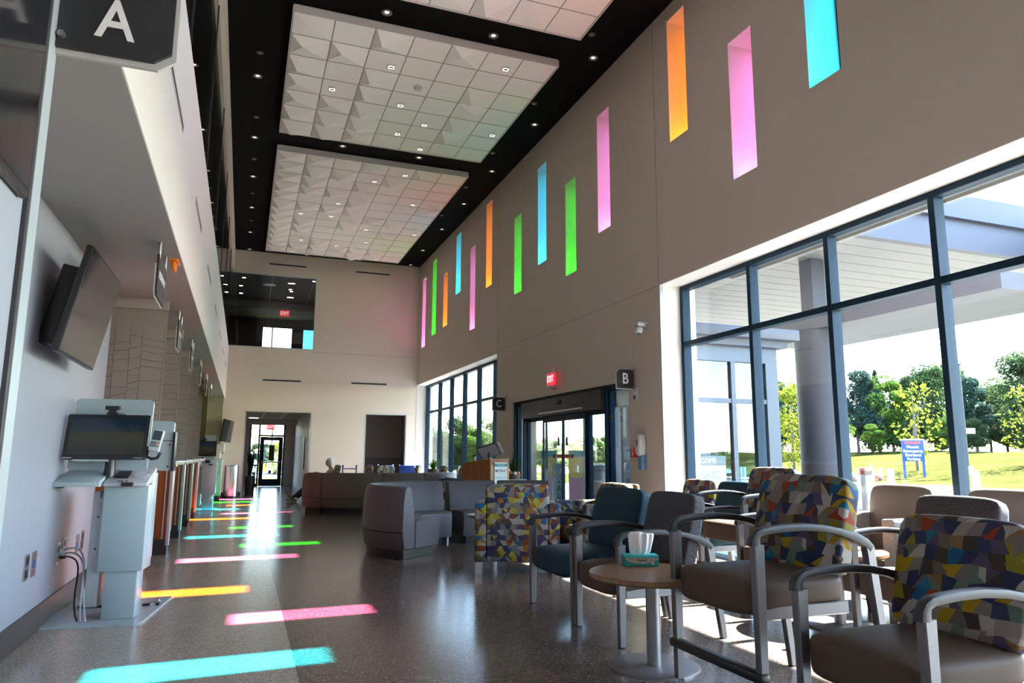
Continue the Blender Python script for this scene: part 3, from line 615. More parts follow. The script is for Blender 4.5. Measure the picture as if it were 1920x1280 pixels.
for zi, (z, ww, dd) in enumerate(((.066, .060, .012), (.088, .070, .028), (.12, .076, .037), (.155, .082, .040), (.188, .086, .040), (.206, .084, .036), (.212, .074, .028))):
    rows.append([bm.verts.new((ww*math.cos(2*PI*k/N)*(1+.035*math.sin(9*2*PI*k/N+zi*.35)) + .004*zi*.6, dd*math.sin(2*PI*k/N)*(1+.20*math.sin(10*2*PI*k/N+zi*.2)), z+(.004*math.sin(3*2*PI*k/N+1.0)+.008*math.cos(2*PI*k/N+2.4) if zi > 3 else 0))) for k in range(N)])
for a, b in zip(rows, rows[1:]):
    for k in range(N): bm.faces.new((a[k], a[(k+1) % N], b[(k+1) % N], b[k]))
bm.faces.new(rows[-1])
finish(bm, 'tissue', mat('white_tissue', (.82, .81, .84), .9, sheen=.3), tb, True)

# ================================================================ SOFAS
def sweep_sofa(name, label, path, inward, depth, mods, hb, m_out, m_in, group=None, endcap=True, loc=None):
    """path: points of the outer back line on the floor; inward: +1/-1 side of the path the seat is on; one module between successive stops"""
    P = [Vector((p[0], p[1])) for p in path]; org = P[0].copy(); n = len(P); NR = []
    for i in range(n):
        d = (P[min(i+1, n-1)]-P[max(i-1, 0)]).normalized(); NR.append(Vector((-d.y, d.x))*inward)
    r = thing(name, label, 'sofa', (org.x, org.y, 0), group=group)
    back = [(0.03, .12), (-.012, .325), (.006, .333), (-.014, .342), (0.0, .70), (.035, hb-.03), (.07, hb), (.115, hb), (.155, hb-.03), (.20, .70), (.245, .475), (.245, .12)]
    seat = [(.25, .12), (.25, .46), (.32, .475), (depth-.06, .48), (depth-.015, .455), (depth, .41), (depth-.015, .20), (depth-.03, .12)]
    plin = [(.06, 0), (.05, .115), (depth-.07, .115), (depth-.09, 0)]
    def ringsof(sec, i0, i1, gap):
        out = []
        for i in range(i0, i1+1):
            p = P[i]; q = p
            if i == i0 and gap: q = p+(P[i+1]-p).normalized()*gap
            if i == i1 and gap: q = p+(P[i-1]-p).normalized()*gap
            s_in = [((.12-.0), 0)] if False else None
            shr = 0.93 if gap and i in (i0, i1) else 1.0
            cx = sum(a for a, b in sec)/len(sec); cz = sum(b for a, b in sec)/len(sec)
            out.append([((q.x-org.x)+NR[i].x*(cx+(a-cx)*1.0), (q.y-org.y)+NR[i].y*(cx+(a-cx)*1.0), b) for a, b in sec])
            if gap and i in (i0, i1):
                e = out[-1]; k = [(((q.x-org.x)+NR[i].x*(cx+(a-cx)*.94)), ((q.y-org.y)+NR[i].y*(cx+(a-cx)*.94)), cz+(b-cz)*.965) for a, b in sec]
                dd = (P[i1]-P[i1-1]).normalized()*.018 if i == i1 else (P[i0]-P[i0+1]).normalized()*.018
                k = [(x+dd.x*.0, y+dd.y*.0, z) for x, y, z in k]
                e2 = [(x-dd.x, y-dd.y, z) for x, y, z in e]
                out[-1] = e2; out.append(k) if i == i1 else out.insert(len(out)-1, k)
        return out
    for (a, b) in mods:
        o = loft('back_section', ringsof(back, a, b, .006), m_out, r)
        if m_in is not m_out:
            pass
        loft('seat_section', ringsof(seat, a, b, .006), m_in, r)
        loft('plinth', ringsof(plin, a, b, .05), M_BLACK, r, False)
    return r
def arcpts(c, R, a0, a1, n): return [(c[0]+R*math.cos(math.radians(a0+(a1-a0)*i/n)), c[1]+R*math.sin(math.radians(a0+(a1-a0)*i/n))) for i in range(n+1)]
pa = arcpts((3.20, 19.15), 2.50, 222, 318, 24)
sweep_sofa('curved_sofa', 'long curved brown vinyl sofa seen from behind, the seated person beyond its left end', pa, 1, .78, [(0, 3), (3, 11), (11, 17), (17, 24)], .90, M_SOFAB, M_SOFAB)
pb = arcpts((2.86, 10.02), 1.26, 224, 84, 16)
sweep_sofa('curved_sofa', 'short curved grey vinyl sofa unit with its end turned to the camera', pb, -1, .80, [(0, 16)], .91, M_SOFA, M_SOFA, 'grey vinyl sofa units')
sweep_sofa('sofa_unit', 'straight grey vinyl sofa unit between the curved grey one and the welcome podium', [(3.06, 11.30), (3.32, 11.33), (3.6, 11.34), (3.88, 11.33)], -1, .80, [(0, 3)], .91, M_SOFA, M_SOFA, 'grey vinyl sofa units')
sweep_sofa('sofa_unit', 'straight grey vinyl sofa unit behind the mosaic club chair', [(3.93, 11.32), (4.2, 11.30), (4.5, 11.25), (4.75, 11.18)], -1, .80, [(0, 3)], .91, M_SOFA, M_SOFA, 'grey vinyl sofa units')
# far chairs behind the curved sofa and at the far windows
make_chair('waiting_chair', 'mosaic print armchair holding the seated person, behind the brown sofa', (2.27, 21.25, 0), .72, M_MOSAIC2, M_MOSAIC2, group='far waiting chairs')
make_chair('waiting_chair', 'empty mosaic print armchair right of the seated person, arms just above the brown sofa', (3.12, 20.9, 0), .66, M_MOSAIC2, M_MOSAIC2, group='far waiting chairs')
make_chair('waiting_chair', 'mosaic print armchair behind the brown sofa in front of the niche, left one', (3.55, 20.2, 0), .66, M_MOSAIC2, M_MOSAIC2, group='far waiting chairs', rz=math.radians(-60))
make_chair('waiting_chair', 'mosaic print armchair behind the brown sofa, right one beside the blue wheelchairs', (4.55, 21.0, 0), .66, M_MOSAIC2, M_MOSAIC2, group='far waiting chairs', rz=math.radians(-20))
make_chair('waiting_chair', 'mosaic print armchair by the far windows next to the leafy plant', (4.95, 19.6, 0), .62, M_MOSAIC2, M_MOSAIC2, group='far waiting chairs')
make_chair('waiting_chair', 'beige armchair by the far windows, left one of the pair beside the podium', (4.72, 16.85, 0), .62, M_BEIGEF, M_BEIGEF, group='beige chairs by the far windows')
make_chair('waiting_chair', 'beige armchair by the far windows, right one of the pair beside the podium', (4.72, 16.10, 0), .62, M_BEIGEF, M_BEIGEF, group='beige chairs by the far windows')
wt = thing('side_table', 'teal sided white table by the far windows, left of the beige chairs', 'table', (4.55, 18.0, 0)); box('tabletop', -.35, .35, -.45, .45, .70, .735, M_WPLAST, wt, .006); box('apron', -.3, .3, -.4, .4, .40, .70, mat('teal_panel', (.02, .17, .22), .5), wt, .01); boxes('pedestal', [(-.2, .2, -.25, .25, .02, .40), (-.28, .28, -.34, .34, 0, .02)], M_SILVER, wt)

# ================================================================ LEFT SIDE
# ---- television on the near wall + letter A sign
def tv(name, label, c, w, h, face, up, group=None, thick=.05, cat='television'):
    """c centre, face = outward normal, up = up vector; local x = right of a viewer"""
    N = Vector(face).normalized(); U = Vector(up).normalized(); U = (U-N*U.dot(N)).normalized(); R = U.cross(N)
    r = thing(name, label, cat, (0, 0, 0), group=group)
    r.matrix_world = Matrix(((R.x, U.x, N.x, c[0]), (R.y, U.y, N.y, c[1]), (R.z, U.z, N.z, c[2]), (0, 0, 0, 1)))
    box('housing', -w/2, w/2, -h/2, h/2, -thick, 0, M_BLACK, r, .006, 2)
    box('screen', -w/2+.012, w/2-.012, -h/2+.02, h/2-.012, -.002, .0015, M_SCREEN, r)
    return r
t1 = tv('television', 'large dark television on the near left wall under the letter A sign', (-.50, 1.33, 2.46), 1.10, 1.16, (1, 0, 0), (0, 0, 1), thick=.018)
struct(box('trim_49', -.521, -.510, 1.915, 1.935, 0, 2.98, M_CHARC)); struct(box('trim_50', -.521, -.508, 1.935, 2.002, 0, 2.98, M_CTRIM))
def blade_sign(name, label, letter, org, xd, w, h, size, cut, lower, tz=.5):
    """org = top corner at the wall; xd = direction away from the wall (unit x); plate faces the camera (-y)"""
    r = thing(name, label, 'sign', org, group='letter signs'); s = xd; c = cut
    poly = [(0, 0), (s*(w-c), 0), (s*w, -c), (s*w, -h), (0, -h)] if not lower else [(0, 0), (s*w, 0), (s*w, -h+c*.9), (s*(w-c*1.2), -h), (0, -h)]
    prism('plate', poly, -.006, .006, 1, M_SIGN, r); poly2 = [(x*1.0, z) for x, z in poly]
    prism('acrylic_backing', [(x+s*(.010 if abs(x) > w*.6 else 0), z-(.016 if z < -h*.6 else -.0)) for x, z in poly2], .0062, .018, 1, M_ACRYL, r)
    text('lettering', letter, size*1.15, (s*w*.5, -.0075, -h*tz), (1, 0, 0), (0, 0, 1), M_TEXTW, r, .001, bold=size*.014, sx=.86)
    boxes('bracket', [(-s*.022, 0, -.012, .02, -h-.03, .04)] if s > 0 else [(0, .022, -.012, .02, -h-.03, .04)], M_STEEL, r)
    for z in (-.03, -h+.03): lathe('standoff', [(.001, -.012), (.009, -.012), (.009, .0), (.001, .0)], M_STEEL, r, 12, M=Matrix.Translation((s*.02, -.006, z)) @ Matrix.Rotation(-PI/2, 4, 'X'))
    return r
blade_sign('letter_sign', 'large charcoal sign with white letter A at the top left', 'A', (-.515, 1.985, 2.645), 1, .275, .32, .135, .035, True, .71)
blade_sign('letter_sign', 'small charcoal sign with white letter B right of the sliding doors', 'B', (W-.022, 9.50, 2.60), -1, .29, .285, .20, .05, False)
blade_sign('letter_sign', 'small charcoal sign with white letter C left of the sliding doors', 'C', (W-.022, 15.25, 2.60), -1, .29, .285, .20, .05, False)
# ---- tilted television on the kiosk bay wall
NV = Vector((math.cos(math.radians(-13)), -.10, math.sin(math.radians(-13)))); 
t2 = tv('television', 'tilted flat television on an arm over the check-in kiosk', (-1.10, 6.0, 2.33), 1.20, .745, (.979, 0, -.203), (.203, 0, .979), thick=.045)
box('mount_plate', -.18, .18, -.24, .26, -.125, -.045, M_BLACK, t2, .01); tube('cable', [(-.2, -.05, -.05), (-.26, .02, -.10), (-.22, .08, -.13), (-.15, .06, -.10)], .008, M_BLACK, t2)
t2m = box('wall_bracket', -.30, -.02, -.32, .26, -.22, -.10, M_BLACK, t2, .01)
tube('mount_arm', [(-.1, .0, -.21), (-.05, .02, -.16), (0, .02, -.12)], .025, M_BLACK, t2)
t3 = tv('television', 'small television on the far left wall, seen edge-on', (FX+.16, 23.3, 2.0), 1.1, .66, (.97, -.22, -.10), (0.1, 0, 1), thick=.05); tube('mount_arm', [(0, 0, -.05), (0.02, 0, -.15)], .03, M_BLACK, t3)
# ---- check-in kiosk
def kiosk(name, label, loc, rz=0.0, group=None):
    """front faces -y; local origin on the floor under the column"""
    r = thing(name, label, 'kiosk', loc, rz, group)
    bm = bmesh.new(); aprism(bm, [(x-.17, y+.42) for x, y in rrect(.76, 1.24, .07, 5)], 0.0, .014, 2); finish(bm, 'base_plate', M_WMETAL, r)
    box('lower_column', -.125, .115, .0, .20, .014, .42, M_WMETAL, r, .008)
    box('upper_column', -.175, .155, -.03, .24, .38, 1.075, M_WMETAL, r, .010)
    box('back_cabinet', -.27, -.17, .05, .62, .10, 1.0, M_WPLAST, r, .008); box('side_cabinet', .10, .158, .06, .25, .45, 1.15, M_WMETAL, r, .01)
    for z in (.55, .80): lathe('screw', [(.001, -.003), (.008, -.003), (.008, 0)], M_BLACK, r, 8, M=Matrix.Translation((-.22, .05, z)) @ Matrix.Rotation(-PI/2, 4, 'X'))
    # head: tray wedge, screen, backing panel
    prism('tray', [(-.16, 1.045), (-.16, 1.085), (.18, 1.175), (.18, 1.045)], -.50, -.175, 0, M_WMETAL, r, .004)
    boxes('tray_slot', [(-.44, -.22, -.159, -.155, 1.078, 1.086)], M_BLACK, r); boxes('tray_foot', [(-.475, -.435, -.15, -.12, 1.035, 1.046)], M_BLACK, r)
    prism('reader_deck', [(-.10, 1.045), (-.10, 1.07), (.20, 1.19), (.20, 1.045)], -.165, .155, 0, M_WPLAST, r, .006)
    Md = Matrix.Translation((-.06, .045, 1.134)) @ Matrix.Rotation(math.atan2(.12, .30), 4, 'X')
    bm = bmesh.new(); abox(bm, -.05, .05, -.065, .065, -.004, .006); bm.transform(Md); finish(bm, 'scanner_window', M_SCREEN, r)
    bm = bmesh.new(); alathe(bm, [(.001, -.002), (.065, -.002), (.066, .003), (.001, .003)], 6); bm.transform(Matrix.Translation((.075, .045, 1.133)) @ Matrix.Rotation(math.atan2(.12, .30), 4, 'X')); finish(bm, 'tap_target', mat('pale_grey_emboss', (.62, .65, .66), .4), r)
    boxes('card_slot', [(-.03, .06, -.125, -.098, 1.046, 1.078)], M_BLACK, r, .004); boxes('slot_label', [(-.06, -.02, -.099, -.094, 1.083, 1.090), (-.005, .01, -.099, -.094, 1.083, 1.092)], M_BLACK, r)
    boxes('vent_slot', [(-.195, -.187, .045, .052, .95, 1.0), (-.215, -.207, .045, .052, .95, 1.0)], M_BLACK, r)
    bm = bmesh.new(); aprism(bm, [(a, b) for a, b in rrect(.60, .60, .035, 5)], -.012, .012, 1); bm.transform(Matrix.Translation((-.215, .20, 1.46)) @ Matrix.Rotation(math.radians(-6), 4, 'X')); finish(bm, 'backing_panel', M_WMETAL, r)
    Ms = Matrix.Translation((-.185, -.02, 1.435)) @ Matrix.Rotation(math.radians(-12), 4, 'X')
    bm = bmesh.new(); t = bmesh.new(); aprism(t, rrect(.61, .365, .014, 4), -.018, .018, 1); merge(bm, t); bm.transform(Ms); finish(bm, 'monitor', M_BLACK, r)
    bm = bmesh.new(); abox(bm, -.277, .277, -.0195, -.0175, -.145, .155); bm.transform(Ms); finish(bm, 'screen', KSCREEN, r)
    bm = bmesh.new(); abox(bm, -.30, -.235, -.022, -.018, -.178, -.170); abox(bm, .215, .285, -.0195, -.018, -.176, -.170); bm.transform(Ms); finish(bm, 'screen_mark', mat('faint_grey_mark', (.35, .37, .4), .5), r)
    bm = bmesh.new(); abox(bm, -.23, .03, -.016, .02, -.198, -.184, .004); bm.transform(Ms); finish(bm, 'scan_bar', M_WPLAST, r)
    tube('monitor_neck', [(-.165, .03, 1.05), (-.165, .045, 1.2), (-.165, .02, 1.32)], [.05, .04, .035], M_BLACK, r, 10)
    bm = bmesh.new(); abox(bm, -.052, .055, -.045, .0, 1.655, 1.688, .006, 2); abox(bm, -.03, .035, -.03, .01, 1.63, 1.656, .004); abox(bm, -.04, .045, -.03, .18, 1.618, 1.634); finish(bm, 'webcam', M_BLACK, r).location = (-.165, 0, 0)
    return r
def kscreen():
    g = NT('kiosk_screen'); tc = g.new('TexCoord'); sp = g.new('SeparateXYZ'); g.link(tc.outputs['Generated'], sp.inputs[0]); nz = g.new('TexNoise'); nz.inputs['Scale'].default_value = 3; g.link(tc.outputs['Generated'], nz.inputs['Vector'])
    rp = g.new('ValToRGB'); e = rp.color_ramp.elements; e[0].color = (.006, .007, .006, 1); e[1].color = (.003, .007, .013, 1); e[0].position = .1; e[1].position = .95
    a = e.new(.55); a.color = (.016, .015, .007, 1); b = e.new(.62); b.color = (.004, .009, .014, 1)
    g.link(g.math('ADD', sp.outputs[2], g.math('MULTIPLY', g.math('SUBTRACT', nz.outputs[0], .5), .35)), rp.inputs[0]); g.link(rp.outputs[0], g.bsdf.inputs['Base Color']); g.link(rp.outputs[0], g.bsdf.inputs['Emission Color'])
    setp(g.bsdf, es=.25, rough=.12); return g.m
KSCREEN = kscreen()
K = (-.845, 6.64, 0)
k1 = kiosk('checkin_kiosk', 'white self check-in kiosk with dark screen, nearest the camera', K, math.radians(-7), 'white check-in kiosks')
# payment terminal + rear unit panel on its right side
bm = bmesh.new(); aprism(bm, rrect(.25, .44, .025, 4), -.02, .02, 1); finish(bm, 'side_panel', M_WMETAL, k1).location = (.06, .60, 1.375)
box('panel_edge', .186, .204, .56, .66, 1.15, 1.50, M_BLACK, k1, .004); boxes('panel_seam', [(.08, .18, .577, .5795, 1.418, 1.424)], M_BLACK, k1)
for x, z in ((.16, 1.385), (.155, 1.19)): lathe('screw', [(.001, -.003), (.008, -.003), (.008, 0)], M_BLACK, k1, 8, M=Matrix.Translation((x, .579, z)) @ Matrix.Rotation(-PI/2, 4, 'X'))
pt = Matrix.Translation((.185, -.03, 1.41)) @ Matrix.Rotation(math.radians(-14), 4, 'X') @ Matrix.Rotation(math.radians(8), 4, 'Y')
def put(name, bm, m, parent, M, sm=False): bm.transform(M); return finish(bm, name, m, parent, sm)
bm = bmesh.new(); abox(bm, -.042, .042, -.02, .02, -.09, .09, .008, 2); term = put('card_terminal', bm, M_WPLAST, k1, pt, True)
bm = bmesh.new(); abox(bm, -.033, .033, -.0225, -.02, .0, .078); put('terminal_screen', bm, mat('terminal_lcd', (.05, .075, .09), .2), term, pt)
for i in range(3):
    for j in range(3):
        bm = bmesh.new(); abox(bm, -.034+i*.016, -.021+i*.016, -.0235, -.02, -.025-j*.016, -.014-j*.016, .002); put('keypad_button', bm, M_CHARC, term, pt)
for j, c in enumerate(((.6, .05, .05), (.75, .5, .03), (.05, .3, .08))):
    bm = bmesh.new(); abox(bm, .016, .034, -.0235, -.02, -.025-j*.016, -.014-j*.016, .002); put('keypad_button', bm, mat('key%d' % j, c, .4), term, pt)
tube('terminal_cradle', [(.125, -.02, 1.36), (.125, -.045, 1.28), (.165, -.055, 1.262), (.205, -.055, 1.268), (.225, -.04, 1.31)], .013, M_BLACK, k1, 10)
# ---- hardware on the base plate
box('leveling_bar', -.44, -.13, .50, .55, .0145, .03, M_BLACK, k1); box('leveling_bar', .06, .19, .50, .55, .0145, .03, M_BLACK, k1); boxes('bar_clip', [(.12, .16, .485, .52, .0145, .034)], M_WPLAST, k1)
for x in (-.40, .15): lathe('leveling_knob', [(.001, .014), (.022, .014), (.026, .03), (.016, .045), (.001, .048)], M_STEEL, k1, 14, (x, .62, 0))
# ---- outlets and cords
def outlet(label, y, z, two=True, X=LW):
    r = thing('wall_outlet', label, 'outlet', (X, y, z)); bm = bmesh.new(); aprism(bm, rrect(.115, .175, .01, 3), 0, .008, 0); finish(bm, 'cover_plate', M_STEEL, r)
    for dz in (.042, -.042) if two else (0,): box('socket', .0082, .012, -.028, .028, dz-.026, dz+.026, M_BLACK if two else mat('blue_jack', (.05, .10, .3), .4), r, .004)
    return r
outlet('steel wall outlet low on the left wall, nearest the camera', 6.00, .52); outlet('steel data jack plate beside the nearest wall outlet', 6.19, .52, False)
o1 = outlet('steel wall outlet with the kiosk cords plugged in, left of the pair', 6.93, .50); outlet('steel outlet plate right of the plugged cords', 7.13, .52)
outlet('steel data plate behind the kiosk cords, left of the far pair', 7.68, .49, False); outlet('steel wall outlet of the far pair, nearest the kiosk column', 7.88, .50)
for nm, m, off, end, lab in (('power_cord', M_WPLAST, 0.0, (-1.10, 6.62, .016), 'white power cord drooping from the outlet to the kiosk base'), ('power_cord', M_WPLAST, .05, (-1.06, 6.60, .016), 'second white cord hanging lower beside the first'), ('power_cord', M_BLACK, .10, (-1.13, 6.66, .016), 'black power cord looping from the outlet to the kiosk base')):
    p0 = Vector((LW+.03, 6.95+off, .52-off*.6)); p3 = Vector(end); pts = []
    p1 = p0+Vector((.24-off*.3, -.02, .10-off)); p2 = p3+Vector((-.05-off*.6, .10, .30-off))
    for k in range(15):
        s = k/14; pts.append(p0*(1-s)**3+p1*3*s*(1-s)**2+p2*3*s*s*(1-s)+p3*s**3)
    c = thing(nm, lab, 'cord', tuple(pts[-1])); o = pts[-1]; tube('cable', [q-o for q in pts], .007, m, c, 6); box('plug', p0.x-o.x-.03, p0.x-o.x+.012, p0.y-o.y-.02, p0.y-o.y+.02, p0.z-o.z-.018, p0.z-o.z+.018, m, c, .004)
# ---- reception counters, frosted partitions, blade signs
CY = [8.60, 10.66, 12.70, 14.74, 16.55, 18.2]
def counter(label, y):
    r = thing('reception_counter', label, 'counter', (-.94 if y < 9 else -.86, y, 0), math.radians(-16), group='orange reception counters'); x0, x1 = -1.45, 0.0
    box('plinth', x0+.4, x1-.0, .0, .06, 0, .20, M_BASEB, r); box('rear_plinth', x0+.4, x1-.42, .06, 1.18, 0, .20, M_BASEB, r); box('end_panel', x0, x1-.02, 0, .05, .20, 1.135, M_CHERRY, r)
    box('front_panel', x1-.44, x1-.40, .05, 1.2, .20, 1.135, M_CHERRY, r); box('edge_strip', x1-.02, x1+.025, -.012, .03, .12, 1.135, M_ACRYL, r, .004); box('edge_strip', x1-.075, x1-.06, -.008, .0, .20, 1.135, M_ACRYL, r, .002)
    box('worktop', x0+.5, x1-.30, -.05, 1.26, 1.15, 1.19, mat('pale_solid_surface', (.52, .49, .46), .3), r, .006); box('glass_ledge', x1-.40, x1+.05, -.03, .35, 1.192, 1.212, M_ACRYL, r, .003)
    for yy in (.025, .3): lathe('ledge_post', [(.012, 1.135), (.012, 1.16)], M_STEEL, r, 10, (x1-.06, yy, 0))
    return r
ORD = ['nearest', 'second', 'third', 'fourth', 'fifth', 'sixth']
for k, y in enumerate(CY):
    if k < 5: counter('orange laminate reception counter, %s from the camera' % ORD[k], y)
def partition(label, y, seed, plain=False):
    r = thing('glass_partition', label, 'partition', (-.86, y, 0), group='glass partitions between the counters'); w = 1.75
    box('pane', -w, 0, -.006, .006, 1.215, 2.87, M_PART if not plain else glass('olive_tinted_glass', (.60, .58, .42), .8), r)
    box('header_channel', -w, .0, -.045, .045, 2.87, 3.0, mat('taupe_header', (.27, .235, .21), .5), r); boxes('clip', [(-.12, -.06, -.02, .02, 1.19, 1.235), (-.9, -.84, -.02, .02, 1.19, 1.235)], M_STEEL, r)
    if plain: return r
    rr = random.Random(seed); bm = bmesh.new()
    def seg(x0, z0, x1, z1, t=.0035):
        d = Vector((x1-x0, z1-z0)); 
        if d.length < 1e-4: return
        n = Vector((-d.y, d.x)).normalized()*t; q = [(x0-n.x, z0-n.y), (x1-n.x, z1-n.y), (x1+n.x, z1+n.y), (x0+n.x, z0+n.y)]
        aprism(bm, q, -.0085, -.0062, 1)
    xs = [-w+.02]; 
    while xs[-1] < -.12: xs.append(xs[-1]+rr.uniform(.11, .16))
    xs[-1] = -.02
    for i, x in enumerate(xs):
        z = 1.25
        while z < 2.62:
            L = rr.uniform(.15, .6); 
            if rr.random() < .75: seg(x, z, x+rr.uniform(-.004, .004), min(z+L, 2.66), .0026)
            z += L
    for a, b in zip(xs, xs[1:]):
        z = 1.3+rr.uniform(0, .1)
        while z < 2.66:
            if rr.random() < .82: seg(a, z+rr.uniform(-.03, .03), b, z+rr.uniform(-.035, .035), rr.choice((.0025, .003, .0042)))
            z += rr.uniform(.07, .125)
    finish(bm, 'etched_lines', mat('etched_line_grey', (.12, .105, .095), .5), r)['kind'] = 'stuff'
    return r
for k in range(5): partition('frosted glass partition etched with dark broken lines, %s from the camera' % ORD[k], CY[k]+.05, 11+k)
partition('plain tinted glass partition at the far end of the counter row', 18.9, 3, True)
def hang_sign(label, y, txt):
    r = thing('hanging_sign', label, 'sign', (-.72 if txt else -.80, y, 3.0), group='ceiling hung counter signs'); L = .56 if txt else .46
    for yy in (.05, L-.05): lathe('hanger_rod', [(.045, -.008), (.045, 0), (.012, 0), (.012, -.008), (.012, -.14), (.001, -.14)], M_STEEL, r, 12, (0, yy, 0))
    prism('plate', [(0, -.12), (L, -.12), (L, -.42), (L-.04, -.45), (.04, -.45), (0, -.40)], -.008, .008, 0, M_SIGN, r); prism('acrylic_backing', [(-.012, -.20), (L+.012, -.20), (L+.012, -.44), (L-.04, -.47), (.03, -.47), (-.012, -.42)], -.016, -.0085, 0, M_ACRYL, r)
    text('lettering', txt or 'CHECK IN', .085 if txt else .07, (.0095, L/2, -.27), (0, 1, 0), (0, 0, 1), M_TEXTW, r, .0008, bold=.001)
    return r
hang_sign('charcoal hanging sign with white lettering under the bay ceiling, nearest the camera', 6.18, 'RESTROOM')
for k, y in enumerate((9.2, 11.5, 13.95, 16.3, 18.6)): hang_sign('charcoal hanging sign seen edge-on over the %s counter' % ORD[k], y, None)
og = thing('orange_flag_sign', 'small orange flag sign under the bay ceiling behind the first hanging sign', 'sign', (-.66, 6.78, 3.0)); M_ORG = mat('orange_acrylic', (.85, .22, .01), .35); box('flag', -.012, .012, -.02, .12, -.10, -.03, M_ORG, og, .003); box('mount_plate', -.035, .035, -.06, .16, -.022, -.004, M_ORG, og, .003); box('hook', -.006, .006, .03, .06, -.035, -.02, M_ORG, og)
# ---- second kiosk, white cabinet, bin at the far end
kiosk('checkin_kiosk', 'white check-in kiosk at the far end of the counters, lit cyan', (-.70, 18.75, 0), 0, 'white check-in kiosks')
cb = thing('white_cabinet', 'white cabinet on a dark plinth beyond the far kiosk', 'cabinet', (-.68, 22.45, 0)); box('plinth', -.16, .14, 0, .5, 0, .14, M_BASEB, cb); box('body', -.19, .16, -.02, .52, .14, 1.16, M_WPLAST, cb, .006); box('worktop', -.19, .20, -.05, .55, 1.16, 1.20, M_WPLAST, cb, .006); box('door', -.17, .15, -.032, -.022, .16, 1.14, M_WMETAL, cb, .003); box('handle', .11, .125, -.05, -.033, .7, .85, M_STEEL, cb, .003)
hs = thing('sanitizer_dispenser', 'white soap dispenser on the far left wall above the cabinet', 'dispenser', (FX-.019, 23.3, 1.48)); box('back_plate', 0, .012, -.07, .07, -.16, .16, M_WPLAST, hs, .003); bm = bmesh.new(); cushion(bm, (.07, 0, .02), (.06, .062, .13), 4, 4); finish(bm, 'cover', M_WPLAST, hs, True); box('nozzle', .05, .09, -.02, .02, -.15, -.11, M_CHARC, hs)
bn = thing('trash_bin', 'round brushed steel trash bin at the end of the left wall', 'bin', (-.27, 23.85, 0)); lathe('bin_body', [(.001, 0), (.20, 0), (.205, .02), (.205, .95), (.19, .96), (.17, .955), (.17, .9), (.001, .9)], M_STEEL, bn, 36); lathe('base_ring', [(.207, .0), (.212, .005), (.212, .05), (.207, .055)], M_BLACK, bn, 36); lathe('lid_ring', [(.17, .955), (.205, .965), (.20, .985), (.16, .98)], M_STEEL, bn, 36)

# ================================================================ ENTRANCE
def glazed_panel(parent, X, y0, y1, z0, z1, st=.05, th=.045, top=.07, bot=.09, gm=None, name='door_leaf'):
    f = boxes(name, [(X-th/2, X+th/2, y0, y0+st, z0, z1), (X-th/2, X+th/2, y1-st, y1, z0, z1), (X-th/2, X+th/2, y0+st, y1-st, z1-top, z1), (X-th/2, X+th/2, y0+st, y1-st, z0, z0+bot)], M_FRAME, parent)
    box('pane', X-.004, X+.004, y0+st-.005, y1-st+.005, z0+bot-.005, z1-top+.005, gm or M_GLASS, f); return f
XD = 5.66
dr = struct(boxes('door_1', [(XD-.08, XD+.08, 9.705, 9.77, 0, 2.455), (XD-.08, XD+.08, 14.81, 14.875, 0, 2.455), (XD-.08, XD+.08, 9.77, 14.81, 2.40, 2.455), (XD-.08, XD+.08, 10.55, 10.62, 0, 2.40), (XD-.08, XD+.08, 14.27, 14.34, 0, 2.40)], M_FRAME))
box('door_header', XD-.15, XD+.10, 10.62, 14.27, 2.08, 2.40, M_CHARC, dr, .006); box('header_track', XD-.17, XD-.15, 11.3, 13.3, 2.12, 2.15, M_STEEL, dr, .003)
box('motion_sensor', XD-.20, XD-.15, 12.2, 12.42, 2.27, 2.34, M_BLACK, dr, .012, 3); box('hinge_sensor', XD-.12, XD-.08, 10.33, 10.38, 1.86, 1.96, M_BLACK, dr, .006)
for a, b in ((9.77, 10.55), (14.34, 14.81)): glazed_panel(dr, XD, a, b, 0, 2.40, .03, .05, .04, .10)
glazed_panel(dr, XD+.03, 13.30, 14.27, 0, 2.08, .02); glazed_panel(dr, XD+.03, 10.62, 11.36, 0, 2.08, .025); box('door_post', XD-.01, XD+.07, 11.34, 11.50, 0, 2.08, M_FRAME, dr)
for a, b in ((12.385, 13.33), (11.40, 12.375)):
    f = glazed_panel(dr, XD-.03, a, b, .01, 2.08, .018, .04, .12, .09)
    yh = a+.165 if a > 12 else b-.20
    prism('door_pull', [(yh-.03, 1.50), (yh+.03, 1.50), (yh+.03, 1.62), (yh, 1.67), (yh-.03, 1.62)], XD-.062, XD-.036, 0, M_BLACK, f, .006)
    ys = (a+.02, a+.29, a+.33, a+.46) if a > 12 else (b-.29, b-.02, b-.46, b-.33)
    box('safety_decal', XD-.038, XD-.035, ys[0], ys[1], 1.27, 1.335, M_RED, f); box('safety_decal', XD-.038, XD-.035, ys[2], ys[3], 1.27, 1.335, M_CHARC, f)
